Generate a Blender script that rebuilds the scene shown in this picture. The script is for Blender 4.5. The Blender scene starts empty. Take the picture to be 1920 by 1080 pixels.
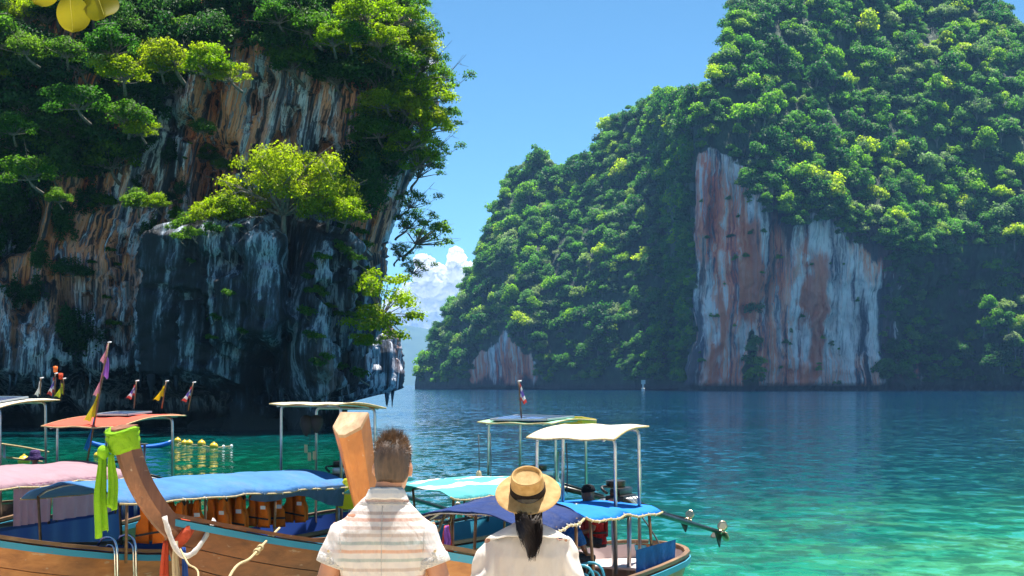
import bpy, bmesh, math, random
import numpy as np
from mathutils import Vector, Matrix
from mathutils.bvhtree import BVHTree

sc = bpy.context.scene
COL = sc.collection

# ------------------------------------------------------------------ camera, sky, sun, exposure
CAM_H, FPX, HOR = 3.3, 2667.0, 721.0
cam_d = bpy.data.cameras.new('camera')
cam_d.sensor_width = 36.0
cam_d.lens = 36.0 * FPX / 1920.0
cam_d.shift_y = (HOR - 540.0) / 1920.0
cam_d.clip_start = 0.1
cam_d.clip_end = 60000.0
cam = bpy.data.objects.new('camera', cam_d)
COL.objects.link(cam)
cam.location = (0, 0, CAM_H)
cam.rotation_euler = (math.radians(90), 0, 0)
sc.camera = cam

SUN = Vector((0.10, 0.20, 0.975)).normalized()        # direction towards the sun
world = bpy.data.worlds.new('World')
sc.world = world
world.use_nodes = True
wn, wl = world.node_tree.nodes, world.node_tree.links
bg = wn['Background']
sky = wn.new('ShaderNodeTexSky')
sky.sky_type = 'NISHITA'
sky.sun_disc = False
sky.sun_elevation = math.asin(SUN.z)
sky.sun_rotation = math.atan2(SUN.x, SUN.y)
sky.altitude = 0
sky.air_density = 0.6
sky.dust_density = 0.0
sky.ozone_density = 10.0
tint = wn.new('ShaderNodeMix')                          # clear tropical blue, the same over the whole sky
tint.data_type, tint.blend_type = 'RGBA', 'MULTIPLY'
tint.inputs[0].default_value = 1.0
tint.inputs[7].default_value = (0.90, 1.15, 0.97, 1)
wl.new(sky.outputs[0], tint.inputs[6])
wl.new(tint.outputs[2], bg.inputs[0])
bg.inputs[1].default_value = 0.068

sun_d = bpy.data.lights.new('sun', 'SUN')
sun_d.energy = 5.0
sun_d.angle = math.radians(0.53)
sun_d.color = (1.0, 0.95, 0.87)
sun = bpy.data.objects.new('sun', sun_d)
COL.objects.link(sun)
sun.location = (0, 0, 120)
sun.rotation_euler = SUN.to_track_quat('Z', 'Y').to_euler()

sc.view_settings.view_transform = 'Standard'
sc.view_settings.look = 'None'
sc.view_settings.exposure = 1.55
sc.view_settings.gamma = 1.0
sc.view_settings.use_curve_mapping = False
sc.render.engine = 'CYCLES'
cy = sc.cycles
cy.use_denoising = True
cy.max_bounces = 6
cy.diffuse_bounces = 3
cy.glossy_bounces = 3
cy.transmission_bounces = 4
cy.transparent_max_bounces = 8
cy.volume_bounces = 1
cy.caustics_reflective = False
cy.caustics_refractive = False
cy.sample_clamp_indirect = 6.0

def W(px, py, Y):
    """a point of the place seen at photograph pixel (px, py) when it stands Y metres out"""
    return Vector(((px - 960.0) / FPX * Y, Y, CAM_H - (py - HOR) / FPX * Y))

# ------------------------------------------------------------------ numpy noise
def _hash(ix, iy, iz, seed):
    h = (ix.astype(np.int64) * 374761393 + iy.astype(np.int64) * 668265263 + iz.astype(np.int64) * 2147483647 + seed * 144665) & 0xFFFFFFFF
    h = ((h ^ (h >> 13)) * 1274126177) & 0xFFFFFFFF
    h = ((h ^ (h >> 16)) * 2246822519) & 0xFFFFFFFF
    return ((h ^ (h >> 15)) & 0xFFFFFF) / float(0xFFFFFF)

def vnoise(x, y, z, seed=0):
    x, y, z = np.broadcast_arrays(np.asarray(x, float), np.asarray(y, float), np.asarray(z, float))
    ix, iy, iz = np.floor(x), np.floor(y), np.floor(z)
    fx, fy, fz = x - ix, y - iy, z - iz
    u, v, w = fx * fx * (3 - 2 * fx), fy * fy * (3 - 2 * fy), fz * fz * (3 - 2 * fz)
    ix, iy, iz = ix.astype(np.int64), iy.astype(np.int64), iz.astype(np.int64)
    r = 0
    for dx in (0, 1):
        wx = u if dx else 1 - u
        for dy in (0, 1):
            wy = v if dy else 1 - v
            for dz in (0, 1):
                wz = w if dz else 1 - w
                r = r + wx * wy * wz * _hash(ix + dx, iy + dy, iz + dz, seed)
    return r * 2 - 1

def fbm(x, y, z, octv=4, seed=0, gain=0.5):
    a, s, t = 1.0, 0.0, 0.0
    for k in range(octv):
        s = s + a * vnoise(x * 2 ** k, y * 2 ** k, z * 2 ** k, seed + k * 17)
        t += a
        a *= gain
    return s / t

def ridged(x, y, z, octv=3, seed=0):
    a, s, t = 1.0, 0.0, 0.0
    for k in range(octv):
        s = s + a * (1 - 2 * np.abs(vnoise(x * 2 ** k, y * 2 ** k, z * 2 ** k, seed + k * 31)))
        t += a
        a *= 0.5
    return s / t

def sstep(a, b, x):
    t = np.clip((np.asarray(x, float) - a) / (b - a), 0, 1)
    return t * t * (3 - 2 * t)

# ------------------------------------------------------------------ node materials
def mat(name, fn=None, color=(0.5, 0.5, 0.5), rough=0.6, metal=0.0, spec=0.5, **kw):
    m = bpy.data.materials.new(name)
    m.use_nodes = True
    nt = m.node_tree
    b = nt.nodes['Principled BSDF']
    b.inputs['Base Color'].default_value = (*color, 1)
    b.inputs['Roughness'].default_value = rough
    b.inputs['Metallic'].default_value = metal
    b.inputs['Specular IOR Level'].default_value = spec
    if fn:
        fn(NT(nt), b)
    return m

class NT:
    def __init__(self, nt):
        self.t, self.n, self.l = nt, nt.nodes, nt.links
    def new(self, kind, **props):
        nd = self.n.new(kind)
        for k, v in props.items():
            setattr(nd, k, v)
        return nd
    def link(self, a, b):
        self.l.new(a, b)
    def pos(self, scale=(1, 1, 1), world=False, rot=(0, 0, 0)):
        if world:
            src = self.new('ShaderNodeNewGeometry').outputs['Position']
        else:
            src = self.new('ShaderNodeTexCoord').outputs['Object']
        mp = self.new('ShaderNodeMapping')
        mp.inputs['Scale'].default_value = scale
        mp.inputs['Rotation'].default_value = rot
        self.link(src, mp.inputs['Vector'])
        return mp.outputs[0]
    def noise(self, vec, scale=1.0, detail=4, rough=0.55, dist=0.0):
        nd = self.new('ShaderNodeTexNoise')
        nd.inputs['Scale'].default_value = scale
        nd.inputs['Detail'].default_value = detail
        nd.inputs['Roughness'].default_value = rough
        nd.inputs['Distortion'].default_value = dist
        if vec is not None:
            self.link(vec, nd.inputs['Vector'])
        return nd.outputs['Fac']
    def ramp(self, fac, stops, interp='LINEAR'):
        nd = self.new('ShaderNodeValToRGB')
        cr = nd.color_ramp
        cr.interpolation = interp
        while len(cr.elements) < len(stops):
            cr.elements.new(0.5)
        for e, (p, c) in zip(cr.elements, stops):
            e.position = p
            e.color = (*c, 1) if len(c) == 3 else c
        self.link(fac, nd.inputs[0])
        return nd.outputs[0]
    def mix(self, fac, a, b, mode='MIX'):
        nd = self.new('ShaderNodeMix', data_type='RGBA', blend_type=mode)
        for inp, v in ((nd.inputs[0], fac), (nd.inputs[6], a), (nd.inputs[7], b)):
            if hasattr(v, 'is_output'):
                self.link(v, inp)
            elif isinstance(v, (int, float)):
                inp.default_value = v
            else:
                inp.default_value = (*v, 1)
        return nd.outputs[2]
    def math(self, op, a, b=None, c=None, clamp=False):
        nd = self.new('ShaderNodeMath', operation=op, use_clamp=clamp)
        for i, v in enumerate((a, b, c)):
            if v is None:
                continue
            if hasattr(v, 'is_output'):
                self.link(v, nd.inputs[i])
            else:
                nd.inputs[i].default_value = v
        return nd.outputs[0]
    def sep(self, vec):
        nd = self.new('ShaderNodeSeparateXYZ')
        self.link(vec, nd.inputs[0])
        return nd.outputs
    def maprange(self, v, a, b, c=0.0, d=1.0):
        nd = self.new('ShaderNodeMapRange')
        self.link(v, nd.inputs[0])
        for i, x in enumerate((a, b, c, d)):
            nd.inputs[i + 1].default_value = x
        return nd.outputs[0]
    def bump(self, h, strength=0.4, dist=0.02, normal=None):
        nd = self.new('ShaderNodeBump')
        nd.inputs['Strength'].default_value = strength
        nd.inputs['Distance'].default_value = dist
        self.link(h, nd.inputs['Height'])
        if normal is not None:
            self.link(normal, nd.inputs['Normal'])
        return nd.outputs[0]

# ------------------------------------------------------------------ objects and meshes
def link(o, parent=None):
    COL.objects.link(o)
    if parent is not None:
        o.parent = parent
    return o

def tag(o, label=None, cat=None, group=None, kind=None):
    if label: o['label'] = label
    if cat: o['category'] = cat
    if group: o['group'] = group
    if kind: o['kind'] = kind
    return o

def empty(name, loc=(0, 0, 0), rz=0.0, label=None, cat=None, group=None):
    o = bpy.data.objects.new(name, None)
    o.empty_display_size = 0.1
    COL.objects.link(o)
    o.location = loc
    o.rotation_euler = (0, 0, rz)
    return tag(o, label, cat, group)

def mesh_np(name, verts, quads, smooth=True):
    """numpy verts (N,3), faces (M,k) -> mesh"""
    me = bpy.data.meshes.new(name)
    verts = np.asarray(verts, np.float32)
    quads = np.asarray(quads, np.int32)
    k = quads.shape[1]
    me.vertices.add(len(verts))
    me.vertices.foreach_set('co', verts.ravel())
    me.loops.add(quads.size)
    me.loops.foreach_set('vertex_index', quads.ravel())
    me.polygons.add(len(quads))
    me.polygons.foreach_set('loop_start', np.arange(0, quads.size, k, dtype=np.int32))
    me.polygons.foreach_set('loop_total', np.full(len(quads), k, np.int32))
    if smooth:
        me.polygons.foreach_set('use_smooth', np.ones(len(quads), bool))
    me.update(calc_edges=True)
    me.validate()
    return me

def grid_faces(nu, nv, wrap_u=False):
    """verts laid out [u][v]; quads"""
    u = np.arange(nu if wrap_u else nu - 1)
    v = np.arange(nv - 1)
    U, V = np.meshgrid(u, v, indexing='ij')
    U2 = (U + 1) % nu
    return np.stack([U * nv + V, U2 * nv + V, U2 * nv + V + 1, U * nv + V + 1], -1).reshape(-1, 4)

class MB:
    """collects shapes that become one mesh object"""
    def __init__(self):
        self.v, self.f = [], []
    def add(self, vs, fs):
        o = len(self.v)
        self.v.extend([tuple(p) for p in vs])
        self.f.extend([tuple(i + o for i in f) for f in fs])
        return self
    def box(self, c, s, rot=None):
        c = Vector(c)
        x, y, z = s[0] / 2, s[1] / 2, s[2] / 2
        pts = [Vector(p) for p in ((-x, -y, -z), (x, -y, -z), (x, y, -z), (-x, y, -z), (-x, -y, z), (x, -y, z), (x, y, z), (-x, y, z))]
        if rot is not None:
            pts = [rot @ p for p in pts]
        return self.add([p + c for p in pts], [(0, 3, 2, 1), (4, 5, 6, 7), (0, 1, 5, 4), (1, 2, 6, 5), (2, 3, 7, 6), (3, 0, 4, 7)])
    def rbox(self, c, s, b=0.02, rot=None):
        """box with chamfered edges"""
        bm = bmesh.new()
        bmesh.ops.create_cube(bm, size=1.0)
        for v in bm.verts:
            v.co = Vector((v.co.x * s[0], v.co.y * s[1], v.co.z * s[2]))
        bmesh.ops.bevel(bm, geom=bm.edges[:], offset=min(b, min(s) * 0.45), segments=2, affect='EDGES', profile=0.6)
        pts = [(rot @ v.co if rot is not None else v.co) + Vector(c) for v in bm.verts]
        bm.verts.index_update()
        fs = [[v.index for v in f.verts] for f in bm.faces]
        bm.free()
        return self.add(pts, fs)
    def rings(self, rings, cap0=True, cap1=True, closed=True):
        n = len(rings[0])
        o = len(self.v)
        for r in rings:
            self.v.extend([tuple(p) for p in r])
        for i in range(len(rings) - 1):
            for j in range(n if closed else n - 1):
                k = (j + 1) % n
                self.f.append((o + i * n + j, o + i * n + k, o + (i + 1) * n + k, o + (i + 1) * n + j))
        if cap0: self.f.append(tuple(o + j for j in reversed(range(n))))
        if cap1: self.f.append(tuple(o + (len(rings) - 1) * n + j for j in range(n)))
        return self
    def tube(self, path, r, seg=8, cap=True, flat=1.0):
        path = [Vector(p) for p in path]
        rs = r if isinstance(r, (list, tuple)) else [r] * len(path)
        rings, up = [], None
        for i, p in enumerate(path):
            t = (path[min(i + 1, len(path) - 1)] - path[max(i - 1, 0)])
            if t.length < 1e-9: t = Vector((0, 0, 1))
            t.normalize()
            if up is None:
                up = t.orthogonal().normalized()
            up = (up - t * up.dot(t))
            if up.length < 1e-6: up = t.orthogonal()
            up.normalize()
            sd = t.cross(up)
            rings.append([p + (up * math.cos(a) * rs[i] + sd * math.sin(a) * rs[i] * flat) for a in (2 * math.pi * k / seg for k in range(seg))])
        return self.rings(rings, cap, cap)
    def strip(self, path, w, h, up=(0, 0, 1)):
        """bar of rectangular section (w across, h along up) swept along a path"""
        path = [Vector(p) for p in path]
        rings = []
        for i, p in enumerate(path):
            t = (path[min(i + 1, len(path) - 1)] - path[max(i - 1, 0)]).normalized()
            u = Vector(up)
            s = t.cross(u).normalized()
            u = s.cross(t).normalized()
            ww = w[i] if isinstance(w, (list, tuple)) else w
            hh = h[i] if isinstance(h, (list, tuple)) else h
            rings.append([p - s * ww / 2 - u * hh / 2, p + s * ww / 2 - u * hh / 2, p + s * ww / 2 + u * hh / 2, p - s * ww / 2 + u * hh / 2])
        return self.rings(rings)
    def sheet(self, P, nu, nv, thick=0.0):
        """P(u,v)->Vector, u,v in 0..1; optional thickness along the face normal"""
        pts = [[Vector(P(i / nu, j / nv)) for j in range(nv + 1)] for i in range(nu + 1)]
        fs = [(i * (nv + 1) + j, (i + 1) * (nv + 1) + j, (i + 1) * (nv + 1) + j + 1, i * (nv + 1) + j + 1) for i in range(nu) for j in range(nv)]
        flat = [p for r in pts for p in r]
        if thick <= 0:
            return self.add(flat, fs)
        nrm = [Vector((0, 0, 0)) for _ in flat]
        for f in fs:
            a, b, c, d = (flat[k] for k in f)
            n = (c - a).cross(d - b)
            for k in f: nrm[k] += n
        N = len(flat)
        low = [p - n.normalized() * thick for p, n in zip(flat, nrm)]
        fs2 = [tuple(N + k for k in reversed(f)) for f in fs]
        e = []
        m = nv + 1
        for i in range(nu):
            e += [(i * m, N + i * m, N + (i + 1) * m, (i + 1) * m), ((i + 1) * m + nv, N + (i + 1) * m + nv, N + i * m + nv, i * m + nv)]
        for j in range(nv):
            e += [(j + 1, N + j + 1, N + j, j), (nu * m + j, N + nu * m + j, N + nu * m + j + 1, nu * m + j + 1)]
        return self.add(flat + low, fs + fs2 + e)
    def lathe(self, prof, seg=24, c=(0, 0, 0), axis='Z', capped=True):
        c = Vector(c)
        rings = []
        for r, h in prof:
            ring = []
            for k in range(seg):
                a = 2 * math.pi * k / seg
                p = Vector((r * math.cos(a), r * math.sin(a), h))
                if axis == 'X': p = Vector((h, p.x, p.y))
                if axis == 'Y': p = Vector((p.y, h, p.x))
                ring.append(c + p)
            rings.append(ring)
        return self.rings(rings, capped, capped)
    def ball(self, c, r, seg=14, rng=8, rot=None):
        c = Vector(c)
        if not isinstance(r, (tuple, list)): r = (r, r, r)
        rings = []
        for i in range(rng + 1):
            th = math.pi * (i + 0.02) / (rng + 0.04)
            ring = []
            for k in range(seg):
                a = 2 * math.pi * k / seg
                p = Vector((r[0] * math.sin(th) * math.cos(a), r[1] * math.sin(th) * math.sin(a), -r[2] * math.cos(th)))
                ring.append(c + (rot @ p if rot is not None else p))
            rings.append(ring)
        return self.rings(rings)
    def build(self, name, m, parent=None, smooth=False, auto=None):
        me = bpy.data.meshes.new(name)
        me.from_pydata(self.v, [], self.f)
        if smooth or auto:
            me.polygons.foreach_set('use_smooth', [True] * len(me.polygons))
        me.update()
        if auto:
            me.set_sharp_from_angle(angle=math.radians(auto))
        if m is not None:
            me.materials.append(m)
        o = bpy.data.objects.new(name, me)
        return link(o, parent)

def obj(name, me, m, parent=None):
    if m is not None and not me.materials:
        me.materials.append(m)
    return link(bpy.data.objects.new(name, me), parent)

def copy_tree(o, parent=None):
    c = o.copy()
    COL.objects.link(c)
    c.parent = parent
    for ch in list(o.children):
        copy_tree(ch, c)
    return c

def bez(p0, p1, p2, p3, n=12):
    p0, p1, p2, p3 = map(Vector, (p0, p1, p2, p3))
    out = []
    for i in range(n + 1):
        t = i / n
        out.append(p0 * (1 - t) ** 3 + p1 * 3 * t * (1 - t) ** 2 + p2 * 3 * t * t * (1 - t) + p3 * t ** 3)
    return out

def crom(pts, n=6):
    """Catmull-Rom through points"""
    P = [Vector(p) for p in pts]
    P = [P[0] * 2 - P[1]] + P + [P[-1] * 2 - P[-2]]
    out = []
    for i in range(1, len(P) - 2):
        for k in range(n):
            t = k / n
            a, b, c, d = P[i - 1], P[i], P[i + 1], P[i + 2]
            out.append(0.5 * ((2 * b) + (c - a) * t + (2 * a - 5 * b + 4 * c - d) * t * t + (3 * b - a - 3 * c + d) * t ** 3))
    out.append(P[-2])
    return out
# ------------------------------------------------------------------ setting: water, beach, hills
def water_nodes(t, b):
    g = t.new('ShaderNodeNewGeometry').outputs['Position']
    x, y, z = t.sep(g)
    n1 = t.noise(t.pos((0.035, 0.06, 1), True), 1.0, 4, 0.6, 0.6)
    n2 = t.noise(t.pos((0.30, 0.42, 1), True), 1.0, 5, 0.65, 0.9)
    # depth of the bay: shallow sand shelf in front, deeper outwards and under the cliff
    yy = t.math('ADD', y, t.math('MULTIPLY', t.math('SUBTRACT', n1, 0.5), 34.0))
    yy = t.math('ADD', yy, t.math('MULTIPLY', x, -0.62))
    yy = t.math('ADD', yy, t.math('MULTIPLY', t.maprange(x, 2.0, -12.0), -6.0))
    dep = t.maprange(yy, 18.0, 130.0)
    shelf = t.ramp(dep, [(0.0, (0.04, 0.25, 0.13)), (0.04, (0.008, 0.19, 0.125)), (0.10, (0.002, 0.120, 0.105)), (0.20, (0.0004, 0.066, 0.090)), (0.4, (0.0003, 0.042, 0.080)), (1.0, (0.0002, 0.028, 0.072))])
    patch = t.ramp(n2, [(0.42, (0.0, 0.0, 0.0)), (0.62, (1, 1, 1))])
    near = t.math('MULTIPLY', t.maprange(y, 48.0, 22.0), t.maprange(x, 1.0, 7.0))
    shelf = t.mix(t.math('MULTIPLY', t.math('MULTIPLY', patch, near), 0.5), shelf, (0.08, 0.22, 0.07))
    em = t.math('MULTIPLY', t.maprange(x, 0.0, -7.0), t.maprange(y, 120.0, 60.0))
    shelf = t.mix(em, shelf, (0.0005, 0.080, 0.045))
    shelf = t.mix(t.math('MULTIPLY', t.maprange(y, 25.0, 19.0), t.maprange(x, 3.0, 0.5)), shelf, (0.36, 0.36, 0.24))  # pale unseen shallows by the boats, added to bounce warm light onto hulls
    t.link(shelf, b.inputs['Base Color'])
    b.inputs['Roughness'].default_value = 0.06
    b.inputs['IOR'].default_value = 1.33
    b.inputs['Specular IOR Level'].default_value = 0.5
    # wind-ruffled surface: slopes taken straight from the noise, so far water stays choppy too
    def slope(sc_, k, detail, seed):
        nd = t.new('ShaderNodeTexNoise')
        nd.inputs['Scale'].default_value = 1.0
        nd.inputs['Detail'].default_value = detail
        nd.inputs['Roughness'].default_value = 0.55
        nd.inputs['Distortion'].default_value = 0.5
        mp = t.new('ShaderNodeMapping')
        mp.inputs['Scale'].default_value = sc_
        mp.inputs['Location'].default_value = (seed, seed * 2.3, 0)
        t.link(g, mp.inputs['Vector'])
        t.link(mp.outputs[0], nd.inputs['Vector'])
        sb = t.new('ShaderNodeVectorMath', operation='SUBTRACT')
        t.link(nd.outputs['Color'], sb.inputs[0])
        sb.inputs[1].default_value = (0.5, 0.5, 0.5)
        ml = t.new('ShaderNodeVectorMath', operation='MULTIPLY')
        t.link(sb.outputs[0], ml.inputs[0])
        ml.inputs[1].default_value = (k * 0.8, k, 0)
        return ml.outputs[0]
    def vadd(a, b_):
        nd = t.new('ShaderNodeVectorMath', operation='ADD')
        for q, v in zip(nd.inputs, (a, b_)):
            if hasattr(v, 'is_output'): t.link(v, q)
            else: q.default_value = v
        return nd.outputs[0]
    sl = vadd(vadd(slope((1.5, 1.05, 1), 1.05, 3, 3.1), slope((0.22, 0.30, 1), 0.22, 2, 8.7)), slope((4.5, 3.6, 1), 0.40, 2, 5.5))
    gust = t.ramp(t.noise(t.pos((0.010, 0.045, 1), True), 1.0, 4, 0.6, 0.5), [(0.36, (0.28, 0.28, 0.28)), (0.62, (1.0, 1.0, 1.0))])
    calm = t.math('MULTIPLY', gust, t.maprange(t.math('ADD', y, t.math('MULTIPLY', x, -0.5)), 20.0, 60.0, 0.75, 1.0))
    sv = t.new('ShaderNodeVectorMath', operation='SCALE')
    t.link(sl, sv.inputs[0]); t.link(calm, sv.inputs['Scale'])
    nn = t.new('ShaderNodeVectorMath', operation='NORMALIZE')
    t.link(vadd(sv.outputs[0], (0, 0, 1)), nn.inputs[0])
    t.link(nn.outputs[0], b.inputs['Normal'])
M_water = mat('sea_water', water_nodes)
mb = MB()
mb.sheet(lambda u, v: (-9000 + 18000 * u, -60 + 12000 * v, 0), 6, 6)
sea = tag(mb.build('sea_water', M_water), kind='structure')

def sand_nodes(t, b):
    n = t.noise(t.pos((1, 1, 1), True), 0.7, 6, 0.6)
    n2 = t.noise(t.pos((1, 1, 1), True), 14, 6, 0.6)
    t.link(t.ramp(n, [(0.3, (0.52, 0.42, 0.28)), (0.7, (0.66, 0.55, 0.38))]), b.inputs['Base Color'])
    b.inputs['Roughness'].default_value = 0.95
    t.link(t.bump(n2, 0.6, 0.03), b.inputs['Normal'])
M_sand = mat('beach_sand', sand_nodes)
nu, nv = 120, 90
U, V = np.meshgrid(np.linspace(-45, 30, nu), np.linspace(-25, 26, nv), indexing='ij')
Zb = 1.33 - 0.005 * np.clip(V - 2, 0, 9) ** 2 - 0.105 * np.clip(V - 9, 0, 99) + 0.03 * (2 - np.clip(V, -25, 2)) + 0.04 * fbm(U * 0.5, V * 0.5, 0 * U, 3, 5)
beach = tag(obj('beach', mesh_np('beach', np.stack([U, V, Zb], -1).reshape(-1, 3), grid_faces(nu, nv)), M_sand), kind='structure')
def beach_z(x, y):
    y = float(y)
    return 1.33 - 0.005 * min(max(y - 2, 0), 9) ** 2 - 0.105 * max(y - 9, 0) + 0.03 * (2 - min(y, 2))

def far_nodes(t, b):
    n = t.noise(t.pos((1, 1, 1), True), 0.006, 6, 0.6)
    t.link(t.ramp(n, [(0.35, (0.02, 0.05, 0.03)), (0.7, (0.05, 0.09, 0.04))]), b.inputs['Base Color'])
    b.inputs['Roughness'].default_value = 1.0
M_far = mat('distant_forest', far_nodes)
nu, nv = 160, 24
xs = np.linspace(-3200, 2600, nu)
ridge = 205 + 95 * fbm(xs * 0.0011, 3.3, 0, 4, 9) + 14 * fbm(xs * 0.012, 1.3, 0, 3, 4) + 62 * np.exp(-((xs - 120) / 420.0) ** 2)
ridge = ridge * sstep(-3200, -2500, xs) * (1 - sstep(2000, 2600, xs))
T = np.linspace(0, 1, nv)
X = np.repeat(xs[:, None], nv, 1)
X, KH = X * 1.5, 1.5
Y = 7000 + 1400 * T[None, :] + 0 * X
Z = KH * ridge[:, None] * np.sin(np.clip(T * 1.35, 0, 1) * math.pi / 2)[None, :] - 3
Z += 12 * fbm(X * 0.006, Y * 0.006, 0 * X, 4, 21) * sstep(0.05, 0.3, T)[None, :]
hills = tag(obj('hills', mesh_np('hills', np.stack([X, Y, Z], -1).reshape(-1, 3), grid_faces(nu, nv)), M_far), kind='structure')

# ------------------------------------------------------------------ the limestone cliff across the cove
def rock_nodes(kind):
    def fn(t, b):
        p = t.pos((1, 1, 1), True)
        warp = t.noise(t.pos((0.10, 0.10, 0.05), True), 1.0, 3, 0.5)
        x, y, z = t.sep(p)
        cm = t.new('ShaderNodeCombineXYZ')
        # streaks run down the wall and lean where the rock overhangs
        lean = {'wall': 0.16, 'block': 0.03, 'island': 0.0}[kind]
        fx = {'wall': 0.62, 'block': 0.75, 'island': 0.125}[kind]
        fz = {'wall': 0.030, 'block': 0.10, 'island': 0.0055}[kind]
        wa = {'wall': 3.4, 'block': 2.6, 'island': 6.0}[kind]
        up = t.math('MULTIPLY', t.maprange(z, 14.0, 34.0), lean * 30.0) if kind == 'wall' else t.math('MULTIPLY', z, lean)
        xx = t.math('ADD', t.math('SUBTRACT', x, up), t.math('MULTIPLY', warp, wa))
        t.link(t.math('MULTIPLY', xx, fx), cm.inputs[0])
        t.link(t.math('MULTIPLY', y, fx * 0.4), cm.inputs[1])
        t.link(t.math('MULTIPLY', z, fz), cm.inputs[2])
        n = t.noise(cm.outputs[0], 1.0, 9, 0.70)
        cm2 = t.new('ShaderNodeVectorMath', operation='MULTIPLY_ADD')
        t.link(cm.outputs[0], cm2.inputs[0])
        cm2.inputs[1].default_value = (2.6, 2.6, 1.2)
        cm2.inputs[2].default_value = (31.7, 3.1, 9.2)
        n2 = t.noise(cm2.outputs[0], 1.0, 8, 0.66)
        big = t.noise(t.pos({'wall': (0.10, 0.10, 0.045), 'block': (0.14, 0.14, 0.10), 'island': (0.022, 0.022, 0.013)}[kind], True), 1.0, 3, 0.5)
        if kind == 'wall':
            base = t.ramp(n, [(0.34, (0.005, 0.006, 0.008)), (0.43, (0.014, 0.019, 0.028)), (0.475, (0.10, 0.12, 0.17)), (0.51, (0.72, 0.74, 0.80)), (0.545, (0.12, 0.14, 0.19)), (0.60, (0.012, 0.016, 0.022)), (0.66, (0.005, 0.006, 0.008))])
            rust = t.ramp(n2, [(0.39, (0.008, 0.006, 0.006)), (0.445, (0.18, 0.045, 0.016)), (0.49, (0.86, 0.25, 0.06)), (0.54, (0.84, 0.37, 0.20)), (0.575, (0.16, 0.06, 0.035)), (0.62, (0.008, 0.007, 0.008))])
            k = t.ramp(t.math('ADD', big, t.math('MULTIPLY', t.math('SUBTRACT', n2, 0.5), 0.9)), [(0.45, (0, 0, 0)), (0.54, (1, 1, 1))])
            low = t.maprange(z, 4.0, 13.0)
            k = t.math('MULTIPLY', k, low)
            col = t.mix(t.math('MULTIPLY', k, 0.85), base, rust)
        elif kind == 'block':
            base = t.ramp(n, [(0.36, (0.004, 0.005, 0.007)), (0.47, (0.010, 0.014, 0.022)), (0.53, (0.055, 0.078, 0.115)), (0.575, (0.34, 0.40, 0.48)), (0.62, (0.03, 0.042, 0.06)), (0.72, (0.005, 0.006, 0.008))])
            rust = t.ramp(n2, [(0.35, (0.06, 0.035, 0.025)), (0.6, (0.22, 0.13, 0.09))])
            k = t.ramp(big, [(0.56, (0, 0, 0)), (0.66, (1, 1, 1))])
            col = t.mix(t.math('MULTIPLY', k, 0.6), base, rust)
        else:
            n = t.math('ADD', n, t.math('MULTIPLY', t.math('SUBTRACT', t.noise(t.pos((0.035, 0.035, 0.010), True), 1.0, 3, 0.55), 0.5), 0.42))
            base = t.ramp(n, [(0.34, (0.012, 0.016, 0.028)), (0.41, (0.06, 0.07, 0.10)), (0.45, (0.40, 0.32, 0.32)), (0.52, (0.97, 0.80, 0.75)), (0.58, (0.66, 0.48, 0.46)), (0.62, (0.08, 0.08, 0.12)), (0.70, (0.014, 0.018, 0.03))])
            rust = t.ramp(n2, [(0.35, (0.05, 0.02, 0.025)), (0.43, (0.55, 0.08, 0.05)), (0.50, (0.95, 0.20, 0.09)), (0.57, (0.95, 0.42, 0.28)), (0.63, (0.92, 0.70, 0.66)), (0.72, (0.25, 0.18, 0.20))])
            k = t.ramp(t.math('ADD', big, t.math('MULTIPLY', t.math('SUBTRACT', n2, 0.5), 0.8)), [(0.45, (0, 0, 0)), (0.53, (1, 1, 1))])
            iron = t.new('ShaderNodeAttribute', attribute_name='iron').outputs['Fac']
            k2 = t.ramp(t.math('ADD', iron, t.math('MULTIPLY', t.math('SUBTRACT', n, 0.5), 1.6)), [(0.30, (0, 0, 0)), (0.48, (1, 1, 1))])
            col = t.mix(t.math('MULTIPLY', k, 0.9), base, rust)
            col = t.mix(t.math('MULTIPLY', k2, 0.85), col, t.mix(n2, (0.42, 0.05, 0.03), (0.98, 0.26, 0.10)))
            st_ = t.new('ShaderNodeAttribute', attribute_name='dark_mask').outputs['Fac']
            sm = t.math('ADD', st_, t.math('MULTIPLY', t.math('SUBTRACT', n2, 0.5), 1.5))
            col = t.mix(t.math('MULTIPLY', t.ramp(sm, [(0.40, (0, 0, 0)), (0.58, (1, 1, 1))]), 0.92), col, (0.020, 0.026, 0.040))
            # green where scrub clings to the rock (per-vertex mask from the terrain)
            at = t.new('ShaderNodeAttribute', attribute_name='green')
            gn = t.noise(t.pos((0.14, 0.14, 0.14), True), 1.0, 5, 0.6)
            gr = t.ramp(gn, [(0.35, (0.006, 0.018, 0.010)), (0.65, (0.03, 0.065, 0.022))])
            gm = t.math('ADD', at.outputs['Fac'], t.math('MULTIPLY', t.math('SUBTRACT', gn, 0.5), 1.3))
            col = t.mix(t.ramp(gm, [(0.42, (0, 0, 0)), (0.56, (1, 1, 1))]), col, gr)
        # tide line: dark wet band with algae
        tide = t.math('ADD', z, t.math('MULTIPLY', t.math('SUBTRACT', n2, 0.5), 1.2))
        tide = t.maprange(tide, 0.9 if kind != 'island' else 2.2, 1.9 if kind != 'island' else 4.5)
        col = t.mix(tide, (0.02, 0.022, 0.02), col)
        t.link(col, b.inputs['Base Color'])
        b.inputs['Roughness'].default_value = 0.72
        s = 1.0 if kind != 'island' else 0.12
        fine = t.noise(t.pos((2.2 * s, 2.2 * s, 0.8 * s), True), 1.0, 7, 0.65)
        hh = t.math('ADD', t.math('MULTIPLY', n, 0.8), t.math('MULTIPLY', fine, 0.55))
        t.link(t.bump(hh, 0.9, 0.5 / s if kind == 'island' else 0.45), b.inputs['Normal'])
    return fn
M_wall = mat('streaked_limestone', rock_nodes('wall'))
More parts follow.
